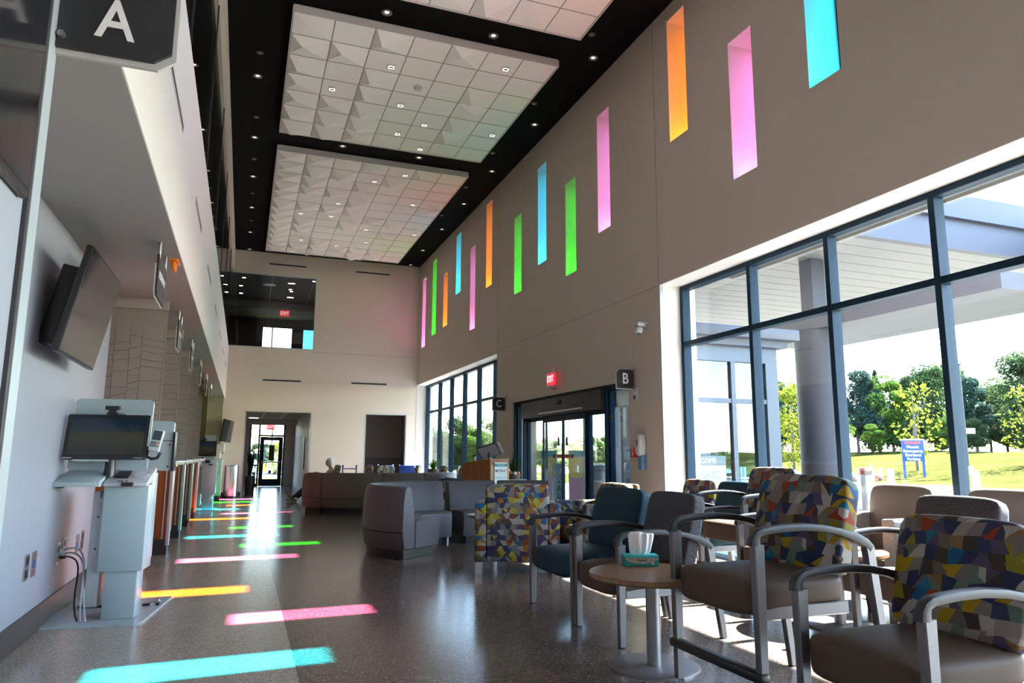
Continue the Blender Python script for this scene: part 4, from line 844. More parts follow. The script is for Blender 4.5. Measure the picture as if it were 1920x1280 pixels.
# ---- glass vestibule outside the doors
VX, V0, V1, VH = 8.25, 9.60, 14.95, 3.08
M_VEST = mat('grey_vestibule_metal', (.055, .07, .095), .4, metal=.3, noise=.05)
vs = struct(boxes('wall_vestibule', [(WO, VX, V0-.05, V0+.05, 0, .10), (WO, VX, V0-.05, V0+.05, 2.83, VH), (WO, VX, V0-.04, V0+.04, 2.16, 2.23), (VX-.24, VX, V0-.052, V0+.12, 0, 2.83), (7.32, 7.40, V0-.05, V0+.05, .1, 2.83), (WO, VX, V1-.05, V1+.05, 2.83, VH), (7.32, 7.40, V1-.05, V1+.05, .1, 2.83), (VX-.15, VX, V1-.05, V1+.05, 0, VH), (VX-.12, VX-.002, V0+.12, V1-.05, 2.45, VH-.002), (VX-.08, VX, 11.30, 11.36, 0, 2.45), (VX-.08, VX, 13.60, 13.66, 0, 2.45)], M_VEST))
for nm, a in (('pane', (WO+.02, 7.33, V0-.006, V0+.006, .1, 2.16)), ('pane', (7.39, VX-.2, V0-.006, V0+.006, .1, 2.16)), ('pane', (WO+.02, 7.33, V0-.006, V0+.006, 2.23, 2.83)), ('pane', (7.39, VX-.2, V0-.006, V0+.006, 2.23, 2.83))): box(nm, *a, M_GLASSR, vs)
for a in ((WO+.02, VX-.1, V1-.006, V1+.006, .1, 2.83), (VX-.05, VX-.04, V0+.1, 11.3, 0, 2.45), (VX-.05, VX-.04, 13.2, V1-.1, 0, 2.45)): box('pane', *a, M_GLASS, vs)
M_FASC = mat('grey_fascia_panel', (.036, .042, .062), .5, noise=.04)
vr = struct(box('roof_vestibule', WO, VX+.12, V0-.18, V1+.1, VH, VH+.12, M_FASC)); box('cornice', WO, VX+.28, V0-.30, V1+.2, VH+.12, VH+.30, M_FASC, vr, .01)
struct(box('floor_vestibule', WO+.02, VX, V0-.05, V1+.05, -.10, .0, M_FLOOR))
ps = thing('welcome_poster', 'white WELCOME MOSAIC poster in the vestibule glass, seen through the big window', 'poster', (6.30, V0-.03, .70)); box('poster_sheet', 0, .86, -.006, 0, 0, .62, mat('pale_green_poster', (.24, .33, .29), .5), ps); box('header_band', 0, .86, -.0075, -.006, .47, .62, mat('grey_band', (.06, .10, .11), .5), ps)
text('lettering', 'WELCOME', .105, (.43, -.009, .54), (1, 0, 0), (0, 0, 1), M_TEXTW, ps, .0005); text('lettering', 'MOSAIC', .17, (.43, -.008, .32), (1, 0, 0), (0, 0, 1), mat('grey_print', (.12, .16, .16), .5), ps, .0005, bold=.001); text('lettering', 'HEALTH CARE', .05, (.52, -.008, .19), (1, 0, 0), (0, 0, 1), mat('grey_print', (.12, .16, .16), .5), ps, .0004)
# ---- stand signs and objects in and beyond the vestibule
vl = thing('valet_sign', 'tall grey VALET sign board with rounded top, seen through the sliding doors', 'sign', (6.35, 14.19, 0), math.radians(-24)); 
prism('board', [(-.135, .05), (.135, .05), (.135, 1.08), (.09, 1.13), (0, 1.155), (-.09, 1.13), (-.135, 1.08)], -.015, .015, 1, mat('grey_sign_board', (.20, .27, .28), .5), vl); boxes('sign_foot', [(-.2, .2, -.18, .18, 0, .05)], M_CHARC, vl)
for k, ch in enumerate('VALET'): text('lettering', ch, .16, (0, -.018, .78-.155*k), (1, 0, 0), (0, 0, 1), M_CHARC, vl, .001, bold=.002)
text('lettering', 'the', .10, (0, -.018, .95), (1, 0, 0), (0, 0, 1), M_CHARC, vl, .001)
bs = thing('banner_stand', 'banner stand with yellow and pink panels inside the vestibule doors', 'banner', (6.62, 13.88, 0), math.radians(-25)); bs.scale = (.40, 1, 1)
box('banner_frame', -.42, .42, .0, .03, 0, 1.42, mat('banner_grey', (.30, .26, .28), .5), bs); box('color_panel', -.38, .30, -.004, .0, .86, 1.28, mat('banner_yellow', (.50, .40, .10), .5), bs); box('color_panel', -.38, .30, -.004, .0, .40, .82, mat('banner_rose', (.42, .20, .24), .5), bs); box('color_panel', -.38, .30, -.004, .0, .08, .36, mat('banner_mauve', (.40, .30, .32), .5), bs); box('header_band', -.42, .42, -.006, .0, 1.30, 1.42, mat('banner_teal', (.05, .20, .22), .5), bs); box('banner_foot', -.3, .3, -.12, .15, 0, .03, M_CHARC, bs)
text('lettering', 'THE\nVALET', .10, (0, -.006, 1.06), (1, 0, 0), (0, 0, 1), M_TEXTW, bs, .0005)
bs2 = clone(bs, (6.33, 14.68, 0), math.radians(-20), 'second banner stand at the left side of the vestibule'); 
tr = thing('trash_receptacle', 'pebbled trash receptacle with dark hood outside the sliding doors', 'bin', (7.25, 14.12, 0)); lathe('bin_body', [(.001, 0), (.24, 0), (.26, .02), (.26, .78), (.24, .80), (.001, .80)], mat('pebble_concrete', (.25, .20, .17), .9, noise=.5, nscale=60), tr, 28); lathe('hood', [(.26, .80), (.26, 1.0), (.22, 1.1), (.1, 1.14), (.001, 1.145)], M_CHARC, tr, 28); box('hood_opening', -.27, -.2, -.10, .10, .86, .98, M_BLACK, tr)
# ---- on the right wall by the doors
def exit_sign(label, loc, rz, w=.30, h=.20, ceil=True):
    r = thing('exit_sign', label, 'exit sign', loc, rz, 'red exit signs'); box('housing', -w/2, w/2, -.02, .02, -h/2, h/2, mat('exit_red', (.75, .03, .06), .4, emit=(1.0, .04, .09), es=.16), r, .004, 1)
    text('lettering', 'EXIT', h*.78, (0, -.022, 0), (1, 0, 0), (0, 0, 1), mat('exit_glow', (1, .75, .75), .5, emit=(1, .72, .72), es=.3), r, .001, sx=.85, bold=.002)
    if ceil: box('canopy', -.06, .06, -.03, .03, h/2, h/2+.05, M_WPLAST, r, .004)
    return r
e1 = exit_sign('red EXIT sign on the taupe wall over the sliding doors', (W-.10, 12.45, 2.745), math.radians(-90), .34, .22, False); box('wall_arm', -.03, .03, .02, .10, .0, .24, M_WPLAST, e1, .005); box('emergency_lamp', -.10, .06, -.03, .09, -.18, -.12, M_WPLAST, e1, .01)
exit_sign('red EXIT sign in the hall behind the far wall opening', (1.02, 31.0, 2.42), 0, .32, .22); exit_sign('red EXIT sign in the dark room behind the upper window', (1.25, 29.3, 6.84), 0, .38, .24)
sc = thing('security_camera', 'white security camera on the taupe wall above letter B', 'security camera', (W, 9.06, 3.22)); lathe('base_plate', [(.001, 0), (.05, 0), (.05, .02), (.001, .02)], M_WPLAST, sc, 16, M=Matrix.Rotation(-PI/2, 4, 'Y')); tube('bracket', [(-.02, 0, .03), (-.10, 0, .035), (-.16, 0, .02)], .018, M_WPLAST, sc); box('housing', -.21, -.08, -.04, .04, -.03, .03, M_WPLAST, sc, .012, 3); bm = bmesh.new(); cushion(bm, (-.17, 0, -.085), (.058, .058, .058), 2.2, 5); finish(bm, 'dome', M_WPLAST, sc, True); lathe('lens', [(.001, -.012), (.03, -.010), (.03, .0)], M_BLACK, sc, 14, (-.17, 0, -.135))
st = thing('fire_strobe', 'white fire alarm strobe on the wall under letter B', 'alarm', (W, 9.47, 2.23)); box('back_box', -.03, 0, -.065, .065, -.085, .085, M_WPLAST, st, .006); bm = bmesh.new(); cushion(bm, (-.04, -.01, .02), (.02, .04, .03), 3, 4); finish(bm, 'strobe_lens', mat('clear_lens', (.6, .6, .58), .15), st, True); lathe('horn', [(.001, -.035), (.03, -.034), (.03, -.03)], M_CHARC, st, 14, M=Matrix.Translation((0, .005, -.045)) @ Matrix.Rotation(PI/2, 4, 'Y') @ Matrix.Scale(1, 4))
fp = thing('fire_pull_station', 'red fire pull station on the wall right of the doors', 'alarm', (W, 9.535, 1.36)); box('red_box', -.045, 0, -.075, .075, -.07, .07, M_RED, fp, .005); box('pull_bar', -.052, -.045, -.008, .008, -.045, .0, M_TEXTW, fp, .002); box('pull_bar_top', -.052, -.045, -.022, .022, -.004, .010, M_TEXTW, fp, .002); text('lettering', 'FIRE', .035, (-.047, 0, .045), (0, -1, 0), (0, 0, 1), M_TEXTW, fp, .001)
sz = thing('sanitizer_dispenser', 'white hand sanitizer dispenser with blue drip tray right of the fire pull', 'dispenser', (W, 9.27, 1.47)); bm = bmesh.new(); cushion(bm, (-.065, 0, .0), (.065, .075, .16), 4, 5); finish(bm, 'cover', M_WPLAST, sz, True); box('window_slot', -.135, -.125, -.012, .012, -.02, .08, M_CHARC, sz, .004); box('drip_tray', -.085, -.0, -.06, .06, -.36, -.14, mat('blue_tray', (.10, .22, .42), .4), sz, .008)
# umbrella bag stand
ub = thing('umbrella_bag_stand', 'dark umbrella bag stand with UMBRELLA BAGS sign behind the right sidelight', 'stand', (6.05, 10.45, 0), math.radians(-25)); box('base', -.2, .2, -.15, .15, 0, .06, M_CHARC, ub, .005); box('post', -.02, .02, -.02, .02, .06, 1.35, M_CHARC, ub); box('bag_box', -.17, .17, -.03, .10, .45, 1.20, mat('clear_bags', (.33, .40, .50), .25, noise=.6, nscale=18), ub, .01); box('sign_board', -.19, .19, -.035, -.02, 1.25, 1.46, mat('pale_sign', (.55, .60, .60), .5), ub, .003); text('lettering', 'UMBRELLA\nBAGS', .062, (0, -.038, 1.37), (1, 0, 0), (0, 0, 1), M_CHARC, ub, .0006, bold=.001); lathe('umbrella', [(.012, 1.48), (.05, 1.55), (.075, 1.75), (.06, 1.95), (.01, 2.02)], M_BLACK, ub, 12, (.12, .1, 0)); tube('umbrella_hook', [(.12, .1, 1.48), (.12, .1, .9)], .01, M_BLACK, ub)
# plant arrangement inside the left sidelight
def grassy(name, label, loc, n, h, spread, m, pot_m, pot, flowers=None, seed=1, cat='plant'):
    r = thing(name, label, cat, loc); rr = random.Random(seed); lathe('pot', pot, pot_m, r, 24); zt = pot[-1][1]; bm = bmesh.new()
    for k in range(n):
        a = rr.uniform(0, 2*PI); L = h*rr.uniform(.6, 1.1); s = spread*rr.uniform(.3, 1); w = .012*rr.uniform(.8, 1.8); pr = None
        for i in range(6):
            t = i/5; rad = .03+s*t**1.6; z = zt-.02+L*(t-.28*t*t*(s/spread)); c = Vector((rad*math.cos(a), rad*math.sin(a), z)); ww = w*(1-t*.92)+.001; sd = Vector((-math.sin(a), math.cos(a), 0))*ww
            cur = (bm.verts.new(c-sd), bm.verts.new(c+sd))
            if pr: bm.faces.new((pr[0], pr[1], cur[1], cur[0]))
            pr = cur
    f = finish(bm, 'leaves', m, r); f['kind'] = 'stuff'
    for q in (flowers or []):
        b2 = bmesh.new(); cushion(b2, q[:3], (.045, .045, .035), 2.2, 3); finish(b2, 'flower', q[3], r, True)
    return r
ptb = thing('console_table', 'white console table inside the doors under the plants', 'table', (5.15, 14.0, 0)); box('tabletop', -.2, .2, -.5, .5, .80, .84, M_WPLAST, ptb, .005)
for x in (-.17, .17):
    for y in (-.46, .46): box('leg', x-.02, x+.02, y-.02, y+.02, 0, .80, M_WPLAST, ptb)
M_POT = mat('brown_basket', (.16, .12, .09), .8, noise=.3, nscale=50)
grassy('potted_plant', 'spiky plant with orange flowers in a low pot beside the sliding doors', (5.15, 13.75, .842), 46, .40, .24, M_DKLEAF, M_POT, [(.001, 0), (.12, 0), (.15, .08), (.13, .10)], [(-.10, -.08, .13, M_ORG), (-.02, -.12, .12, mat('white_petal', (.7, .7, .68), .6)), (.06, -.1, .12, M_ORG)], 5)
lb = thing('paper_box', 'white printed carton beside the spiky plant', 'box', (5.12, 14.25, .842), math.radians(-30)); box('carton', -.13, .13, -.08, .08, 0, .20, M_WPLAST, lb, .003); box('label_panel', -.1, .1, -.083, -.08, .05, .16, mat('blue_label', (.25, .45, .55), .5), lb)
# ---- podium with screen and cup
pd = thing('welcome_podium', 'cherry wood podium with white MOSAIC guest relations sign', 'podium', (4.40, 13.0, 0)); pv = [(0, 0), (.42, .13), (.08, .78), (-.40, .52)]
prism('body', pv, 0, 1.14, 2, M_CHERRY, pd)
bm = bmesh.new(); tp = [(x*1.03, y*1.03) for x, y in pv]; aloft(bm, [[(tp[0][0], tp[0][1], 1.14), (tp[1][0], tp[1][1], 1.14), (tp[2][0], tp[2][1], 1.14), (tp[3][0], tp[3][1], 1.14)], [(tp[0][0], tp[0][1], 1.25), (tp[1][0], tp[1][1], 1.25), (tp[2][0], tp[2][1], 1.155), (tp[3][0], tp[3][1], 1.155)]]); finish(bm, 'sloped_top', M_CHERRY, pd)
fr_ = Vector((.42, .13, 0)).normalized(); fn = Vector((.13, -.42, 0)).normalized()
def onface(u, z, d=.004): return (fr_.x*u+fn.x*d, fr_.y*u+fn.y*d, z)
box('face_panel', 0, .44, -.012, 0, .05, 1.13, wood('pale_cherry_edge', (.36, .16, .075), (.46, .22, .11), 2.0), pd).matrix_basis = Matrix.Rotation(math.atan2(.13, .42), 4, 'Z')
sg = thing('welcome_sign', 'white MOSAIC guest relations sign with teal welcome band on the podium front', 'sign', (4.40, 13.0, 0), math.atan2(.13, .42)); bm = bmesh.new(); aprism(bm, [(x+.235, z+.98) for x, z in rrect(.30, .40, .015, 3)], -.024, -.013, 1); finish(bm, 'sign_sheet', mat('white_sign', (.72, .76, .76), .4), sg); box('welcome_band', .085, .385, -.0255, -.024, 1.10, 1.155, mat('teal_print', (.015, .30, .38), .5), sg)
text('lettering', 'WELCOME', .035, (.235, -.0262, 1.128), (1, 0, 0), (0, 0, 1), M_TEXTW, sg, .0004); text('lettering', 'MOSAIC', .072, (.235, -.0248, 1.02), (1, 0, 0), (0, 0, 1), M_CHARC, sg, .0005, bold=.0012); text('lettering', 'HEALTH CARE', .016, (.29, -.0248, .965), (1, 0, 0), (0, 0, 1), M_CHARC, sg, .0003); text('lettering', 'GUEST RELATIONS', .036, (.235, -.0248, .89), (1, 0, 0), (0, 0, 1), mat('teal_print', (.015, .30, .38), .5), sg, .0005)
mo = thing('monitor', 'tilted back of a grey monitor on the podium', 'monitor', (4.52, 13.45, 1.195), math.radians(-20)); Mm = Matrix.Translation((.0, 0, .20)) @ Matrix.Rotation(math.radians(38), 4, 'X') @ Matrix.Rotation(math.radians(-22), 4, 'Y')
for nm, d, m in (('housing', (-.20, .20, -.012, .012, -.15, .15), M_BLACK), ('back_shell', (-.185, .185, -.02, -.012, -.135, .135), mat('pale_grey_shell', (.40, .42, .46), .4)), ('document_tray', (.20, .26, -.01, .01, -.13, .13), M_WPLAST)):
    bm = bmesh.new(); abox(bm, *d, .004, 2); put(nm, bm, m, mo, Mm)
tube('monitor_stand', [(0, .05, -.03), (0, .03, .10), (0, 0, .2)], .016, M_CHARC, mo); box('stand_base', -.09, .09, -.03, .11, -.035, -.02, M_CHARC, mo, .004)
cu = thing('paper_cup', 'paper cup with black lid on the podium', 'cup', (4.22, 13.43, 1.185)); lathe('cup_body', [(.001, 0), (.03, 0), (.04, .10), (.001, .10)], mat('kraft_cup', (.45, .38, .32), .7), cu, 18); lathe('lid', [(.043, .10), (.043, .11), (.035, .125), (.001, .125)], M_BLACK, cu, 18)
# ---- far wall things: potted tree, wheelchairs, side plant
grassy('potted_plant', 'dark bushy plant in a tall planter at the left of the far hall', (.30, 26.2, 0), 260, 1.05, .18, M_DKLEAF, M_CHARC, [(.001, 0), (.14, 0), (.17, .45), (.16, .60)], None, 9)
grassy('potted_plant', 'fresh green leafy plant on the white table by the far windows', (4.50, 17.72, .736), 70, .30, .26, M_LEAF, M_POT, [(.001, 0), (.10, 0), (.14, .22), (.12, .24)], None, 12)
grassy('potted_plant', 'bright green leafy plant at the right edge on the window ledge', (5.62, 3.28, .14), 60, .55, .20, M_LEAF, M_CHARC, [(.001, 0), (.11, 0), (.14, .40), (.13, .42)], None, 15)
def wheelchair(label, loc, rz, m):
    r = thing('wheelchair', label, 'wheelchair', loc, rz, 'blue wheelchairs by the niche')
    for s in (-1, 1):
        w = bmesh.new(); atube(w, [(.30*math.cos(a)+.05, s*.29, .31+.30*math.sin(a)) for a in np.linspace(0, 2*PI, 25)], .018, 6); finish(w, 'wheel', M_BLACK, r, True)
        tube('side_frame', [(.28, s*.25, 1.0), (.22, s*.25, .92), (.22, s*.25, .48), (-.22, s*.25, .48), (-.26, s*.25, .70), (.22, s*.25, .72)], .016, M_CHARC, r); tube('footrest_arm', [(-.22, s*.22, .48), (-.42, s*.2, .15), (-.5, s*.18, .14)], .014, M_CHARC, r)
        w = bmesh.new(); atube(w, [(.09*math.cos(a)-.28, s*.24, .10+.085*math.sin(a)) for a in np.linspace(0, 2*PI, 13)], .016, 6); finish(w, 'caster', M_BLACK, r, True)
    box('seat', -.24, .22, -.24, .24, .46, .50, m, r, .01); box('backrest', .20, .235, -.24, .24, .55, .98, m, r, .012); return r
M_BLUEV = mat('blue_vinyl', (.02, .05, .22), .4)
wc = wheelchair('blue wheelchair parked left in front of the niche', (4.45, 23.5, 0), math.radians(95), M_BLUEV); wheelchair('blue wheelchair parked right in front of the niche beside the wall', (4.98, 23.2, 0), math.radians(70), M_BLUEV)
def walker(label, loc, rz, m):
    r = thing('folded_walker', label, 'walker', loc, rz)
    for s in (-1, 1): tube('side_frame', [(-.05, s*.20, .0), (.06, s*.2, .95), (.16, s*.2, .98), (.22, s*.2, .0)], .02, m, r)
    tube('crossbar', [(.06, -.2, .6), (.06, .2, .6)], .016, m, r); tube('crossbar', [(.06, -.2, .9), (.06, .2, .9)], .016, m, r)
    for s in (-1, 1): tube('grip', [(.06, s*.2, .955), (.17, s*.2, .985)], .028, M_BLACK, r)
    return r
walker('blue walker frame standing behind the brown sofa left of the niche', (3.05, 22.2, 0), math.radians(80), M_BLUEV)
# ---- glazed door at the end of the hall
hd = struct(boxes('door_2', [(.26, .32, 32.02, 32.16, 0, 2.6), (1.60, 1.66, 32.02, 32.16, 0, 2.6), (.32, 1.60, 32.02, 32.16, 2.54, 2.6), (.60, .67, 32.02, 32.16, 0, 2.54), (.67, 1.60, 32.02, 32.16, 2.06, 2.13), (.32, .60, 32.02, 32.16, 0, .12), (.32, .60, 32.02, 32.16, .84, .90)], M_FRAME))
box('pane', .31, .61, 32.085, 32.092, .1, 2.55, M_GLASS, hd); box('pane', .66, 1.61, 32.085, 32.092, 2.12, 2.55, M_GLASS, hd)
boxes('door_leaf', [(.68, .84, 32.05, 32.10, .01, 2.05), (1.43, 1.59, 32.05, 32.10, .01, 2.05), (.84, 1.43, 32.05, 32.10, 1.90, 2.05), (.84, 1.43, 32.05, 32.10, .01, .30)], M_FRAME, hd); box('pane', .83, 1.44, 32.072, 32.078, .29, 1.91, M_GLASS, hd)
tube('push_bar', [(.74, 32.0, 1.0), (1.53, 32.0, 1.0)], .022, M_STEEL, hd); boxes('door_closer', [(.95, 1.3, 31.99, 32.04, 2.0, 2.05)], M_STEEL, hd)
text('lettering', '8', .22, (.93, 32.06, 1.72), (1, 0, 0), (0, 0, 1), M_CHARC, hd, .001); box('notice_panel', 1.05, 1.26, 32.05, 32.058, 1.06, 1.70, M_BLACK, hd)
hw_ = thing('wall_panel_heater', 'grey louvred panel on the right wall of the far hall', 'panel', (2.058, 26.6, 1.35)); box('panel_body', -.03, 0, -.14, .14, -.55, .55, M_SILVER, hw_, .006)
for k in range(6): box('louver', -.036, -.03, -.11, .11, -.42+.15*k, -.38+.15*k, M_CHARC, hw_)
hl = thing('hall_ceiling_light', 'lit rectangular ceiling light in the far hall', 'ceiling light', (.34, 29.6, 2.712)); boxes('frame', [(-.2, .2, -.3, -.27, -.012, .006), (-.2, .2, .27, .3, -.012, .006), (-.2, -.17, -.27, .27, -.012, .006), (.17, .2, -.27, .27, -.012, .006)], M_WPLAST, hl); box('diffuser', -.17, .17, -.27, .27, -.004, .004, mat('diffuser_glow', (1, 1, 1), .5, emit=(1, .97, .92), es=1.0), hl)
def uplight(k, x, y, w):
    r = thing('upper_room_light', 'small lit ceiling light in the upper room, %s, %s from the glass' % ('left cluster' if x < 0 else 'right cluster', CN[[0, 2, 3, 4, 0, 1, 2, 1][k]]), 'ceiling light', (x, y, 7.292), group='lights in the upper room'); boxes('frame', [(-w-.02, w+.02, -.06, .06, -.004, .006)], M_CHARC, r); box('diffuser', -w*.7, w*.7, -.035, .035, -.008, .0, mat('diffuser_glow_dim', (1, 1, 1), .5, emit=(1, .95, .85), es=8.0), r)
for k, (x, y, w) in enumerate([(1.28, 25.9, .16), (1.3, 26.9, .07), (1.35, 27.2, .07), (1.38, 28.3, .16), (-.3, 25.6, .08), (-.4, 26.9, .08), (-.4, 28.2, .08), (2.0, 25.3, .07)]): uplight(k, x, y, w)
ul = thing('speaker_grille', 'round pale speaker grille in the dark upper room ceiling', 'speaker', (.55, 26.4, 7.295)); lathe('grille', [(.001, -.006), (.2, -.006), (.21, 0), (.2, .004)], mat('pale_grille', (.5, .48, .46), .7), ul, 24); lathe('grille_rim', [(.205, -.008), (.22, -.006), (.22, .004), (.205, .004)], M_WPLAST, ul, 24)
for x, s in ((3.16, 0), (3.55, 0)): pass
th = thing('wall_thermostat', 'small white thermostat on the niche wall', 'switch', (5.399, 25.2, 1.42)); box('cover', -.02, 0, -.04, .04, -.07, .07, M_WPLAST, th, .004); box('display', -.022, -.02, -.025, .025, .01, .05, M_CHARC, th)

# ================================================================ SEATED PERSON
def skin(name, verts, edges, rad, m, parent=None, root=0, sub=2):
    me = bpy.data.meshes.new(name); me.from_pydata([Vector(v) for v in verts], edges, []); o = link(name, me, m, parent)
    o.modifiers.new('skin', 'SKIN'); ms = o.modifiers.new('sub', 'SUBSURF'); ms.levels = sub; ms.render_levels = sub
    for i, v in enumerate(me.skin_vertices[0].data):
        q = rad[i]; v.radius = (q, q) if not isinstance(q, tuple) else q; v.use_root = (i == root)
    return o
pe = thing('person', 'white-haired person in a tan top and black trousers seated beyond the brown sofa', 'person', (2.30, 21.25, 0))
M_SKIN = mat('skin', (.42, .24, .17), .55); M_TAN = mat('tan_top', (.50, .38, .28), .8, noise=.15, nscale=30); M_PANT = mat('black_trousers', (.015, .015, .017), .7); M_HAIR = mat('white_hair', (.62, .60, .56), .8, noise=.3, nscale=70, bump=.6)
V = [(-.06, 0, .56), (.02, 0, .68), (.10, 0, .80), (.11, 0, .90), (.085, 0, .955), (.05, 0, 1.02),
     (.10, -.17, .855), (-.02, -.25, .70), (-.22, -.22, .79), (-.29, -.20, .80), (.10, .17, .855), (-.02, .25, .70), (-.22, .22, .79), (-.29, .20, .80),
     (-.10, -.10, .555), (-.46, -.12, .54), (-.78, -.12, .24), (-.93, -.12, .12), (-.10, .10, .555), (-.44, .12, .53), (-.66, .12, .22), (-.80, .12, .10)]
E_ = [(0, 1), (1, 2), (2, 3), (3, 4), (4, 5), (2, 6), (6, 7), (7, 8), (8, 9), (2, 10), (10, 11), (11, 12), (12, 13), (0, 14), (14, 15), (15, 16), (16, 17), (0, 18), (18, 19), (19, 20), (20, 21)]
HM = Matrix.Translation((.125, 0, -.245))
R_ = [(.15, .13), (.15, .12), (.16, .11), .075, .052, .06, .062, .05, .04, .03, .062, .05, .04, .03, .085, .072, .056, .042, .085, .072, .056, .042]
bd = skin('body', V, E_, R_, [M_TAN], pe)
def clothes(o):
    dg = bpy.context.evaluated_depsgraph_get(); ev = o.evaluated_get(dg); me = bpy.data.meshes.new_from_object(ev); o.modifiers.clear(); o.data = me
    for m in (M_TAN, M_PANT, M_SKIN):
        if m.name not in [q.name for q in me.materials if q]: me.materials.append(m)
    for p in me.polygons:
        c = p.center; p.use_smooth = True
        p.material_index = 2 if (c.z > .925 and abs(c.y) < .1) or (c.x < -.2 and c.z > .74) else (1 if c.z < .60 or c.x < -.2 else 0)
clothes(bd)
bm = bmesh.new(); cushion(bm, (-.085, 0, 1.335), (.092, .076, .115), 2.3, 6)
for v in bm.verts:
    d = v.co - Vector((-.185, 0, 1.325))
    v.co.x -= .020*math.exp(-(d.y**2*1800+(d.z)**2*900))
bm.transform(HM); finish(bm, 'head', M_SKIN, pe, True)
bm = bmesh.new(); cushion(bm, (-.060, 0, 1.365), (.098, .090, .108), 2.2, 6)
for v in list(bm.verts):
    if v.co.x < -.10 and v.co.z < 1.40: v.co.x = -.10
    v.co += Vector((math.sin(v.co.y*90), math.sin(v.co.z*80), math.sin(v.co.x*85)))*.004
bm.transform(HM); finish(bm, 'hair', M_HAIR, pe, True)
for s in (-1, 1):
    bm = bmesh.new(); cushion(bm, (-.165, s*.030, 1.345), (.010, .012, .008), 2.2, 3); bm.transform(HM); finish(bm, 'eye', M_BLACK, pe, True)
    bm = bmesh.new(); cushion(bm, (-.07, s*.080, 1.33), (.022, .010, .032), 2.2, 3); bm.transform(HM); finish(bm, 'ear', M_SKIN, pe, True)
bm = bmesh.new(); cushion(bm, (-.172, 0, 1.275), (.010, .024, .006), 2.4, 3); bm.transform(HM); finish(bm, 'mouth', mat('lips', (.35, .12, .10), .5), pe, True)
for s in (-1, 1):
    hx, hy, hz = -.31, s*.20, .80; V2 = [(hx+.03, hy, hz), (hx-.05, hy, hz+.005)]; E2 = [(0, 1)]; R2 = [(.026, .032), (.022, .040)]
    for k, (oy, L) in enumerate(((-.03, .062), (-.010, .075), (.010, .070), (.030, .055))):
        b = len(V2); V2 += [(hx-.07, hy+oy, hz), (hx-.07-L*.55, hy+oy, hz-.012), (hx-.07-L*.8, hy+oy, hz-.038)]; E2 += [(1, b), (b, b+1), (b+1, b+2)]; R2 += [.010, .009, .008]
    b = len(V2); V2 += [(hx-.01, hy-s*.045, hz-.005), (hx-.045, hy-s*.062, hz-.02)]; E2 += [(0, b), (b, b+1)]; R2 += [.012, .009]
    skin('hand', V2, E2, R2, M_SKIN, pe, 0, 1)
for (x, y, z), rot in (((-.985, -.12, .135), 52), ((-.855, .12, .055), 8)):
    bm = bmesh.new(); cushion(bm, (-.06, 0, .0), (.145, .05, .048), 3, 5)
    for v in bm.verts:
        if v.co.x < -.08 and v.co.z > 0: v.co.z *= .6
    put('shoe', bm, mat('brown_sneaker', (.10, .085, .05), .6, noise=.3, nscale=40), pe, Matrix.Translation((x, y, z)) @ Matrix.Rotation(math.radians(rot), 4, 'Y'), True)
    bm = bmesh.new(); abox(bm, -.20, .085, -.047, .047, -.055, -.036, .008, 2); put('shoe_sole', bm, mat('yellow_green_sole', (.35, .36, .08), .6), pe, Matrix.Translation((x, y, z)) @ Matrix.Rotation(math.radians(rot), 4, 'Y'), True)
    tube('trouser_stripe', [(x+.07, y-.062, z+.08 if rot > 20 else z+.12), (x+.28, y-.074, z+.27), (x+.50, y-.082, z+.44)], .012, M_TEXTW, pe, 6)

# ================================================================ OUTSIDE
M_GRASS = mat('sunlit_grass', (.050, .053, .015), .9, noise=.35, nscale=.6, spec=0.0); M_ASPH = mat('pale_asphalt', (.16, .16, .165), .85, noise=.12, nscale=1.2, spec=0.1); M_WALKC = mat('pale_walk', (.32, .305, .285), .8, noise=.08, nscale=1.0, spec=0.1)
struct(box('ground', -160, 240, 34.2, 260, -.30, -.10, M_GRASS)); struct(box('ground_side', WO, 240, -160, 34.2, -.30, -.10, M_GRASS)); struct(box('ground_behind', -160, WO, -160, YB-.4, -.30, -.10, M_GRASS))
struct(box('pavement_entrance', WO, 20, -40, 34, -.10, -.05, M_WALKC)); struct(box('road_front', 24.5, 29, -60, 120, -.10, -.085, M_ASPH)); struct(box('pavement_walk', 30.2, 32.6, -80, 160, -.10, -.06, M_WALKC))
struct(box('pavement_car_park', -30, 20, 46, 64, -.10, -.08, M_ASPH)); struct(box('kerb', 20, 20.2, -40, 34, -.1, .04, M_CONC))
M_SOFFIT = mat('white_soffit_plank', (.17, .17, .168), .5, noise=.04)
# low grassy hill beyond the road
bm = bmesh.new(); nx, ny = 24, 46; gv = [[None]*(ny+1) for _ in range(nx+1)]
for i in range(nx+1):
    for j in range(ny+1):
        x, y = 34+i*5, -60+j*6; t = min(1, max(0, (x-34)/24)); gv[i][j] = bm.verts.new((x, y, -.15+1.9*t*t*(3-2*t)+.25*math.sin(x*.31+y*.17)*t))
for i in range(nx):
    for j in range(ny): bm.faces.new((gv[i][j], gv[i+1][j], gv[i+1][j+1], gv[i][j+1]))
hill = struct(finish(bm, 'hill', M_GRASS, None, True))
def hz(x): t = min(1, max(0, (x-34)/24)); return -.15+1.9*t*t*(3-2*t)
# roof overhang along the facade, shading the high sun
struct(box('roof_overhang', WO, 7.1, YB, V0-.4, 4.12, 4.30, M_SOFFIT)); struct(box('trim_51', 7.1, 7.14, YB, V0-.4, 4.08, 4.34, M_SOFFIT))
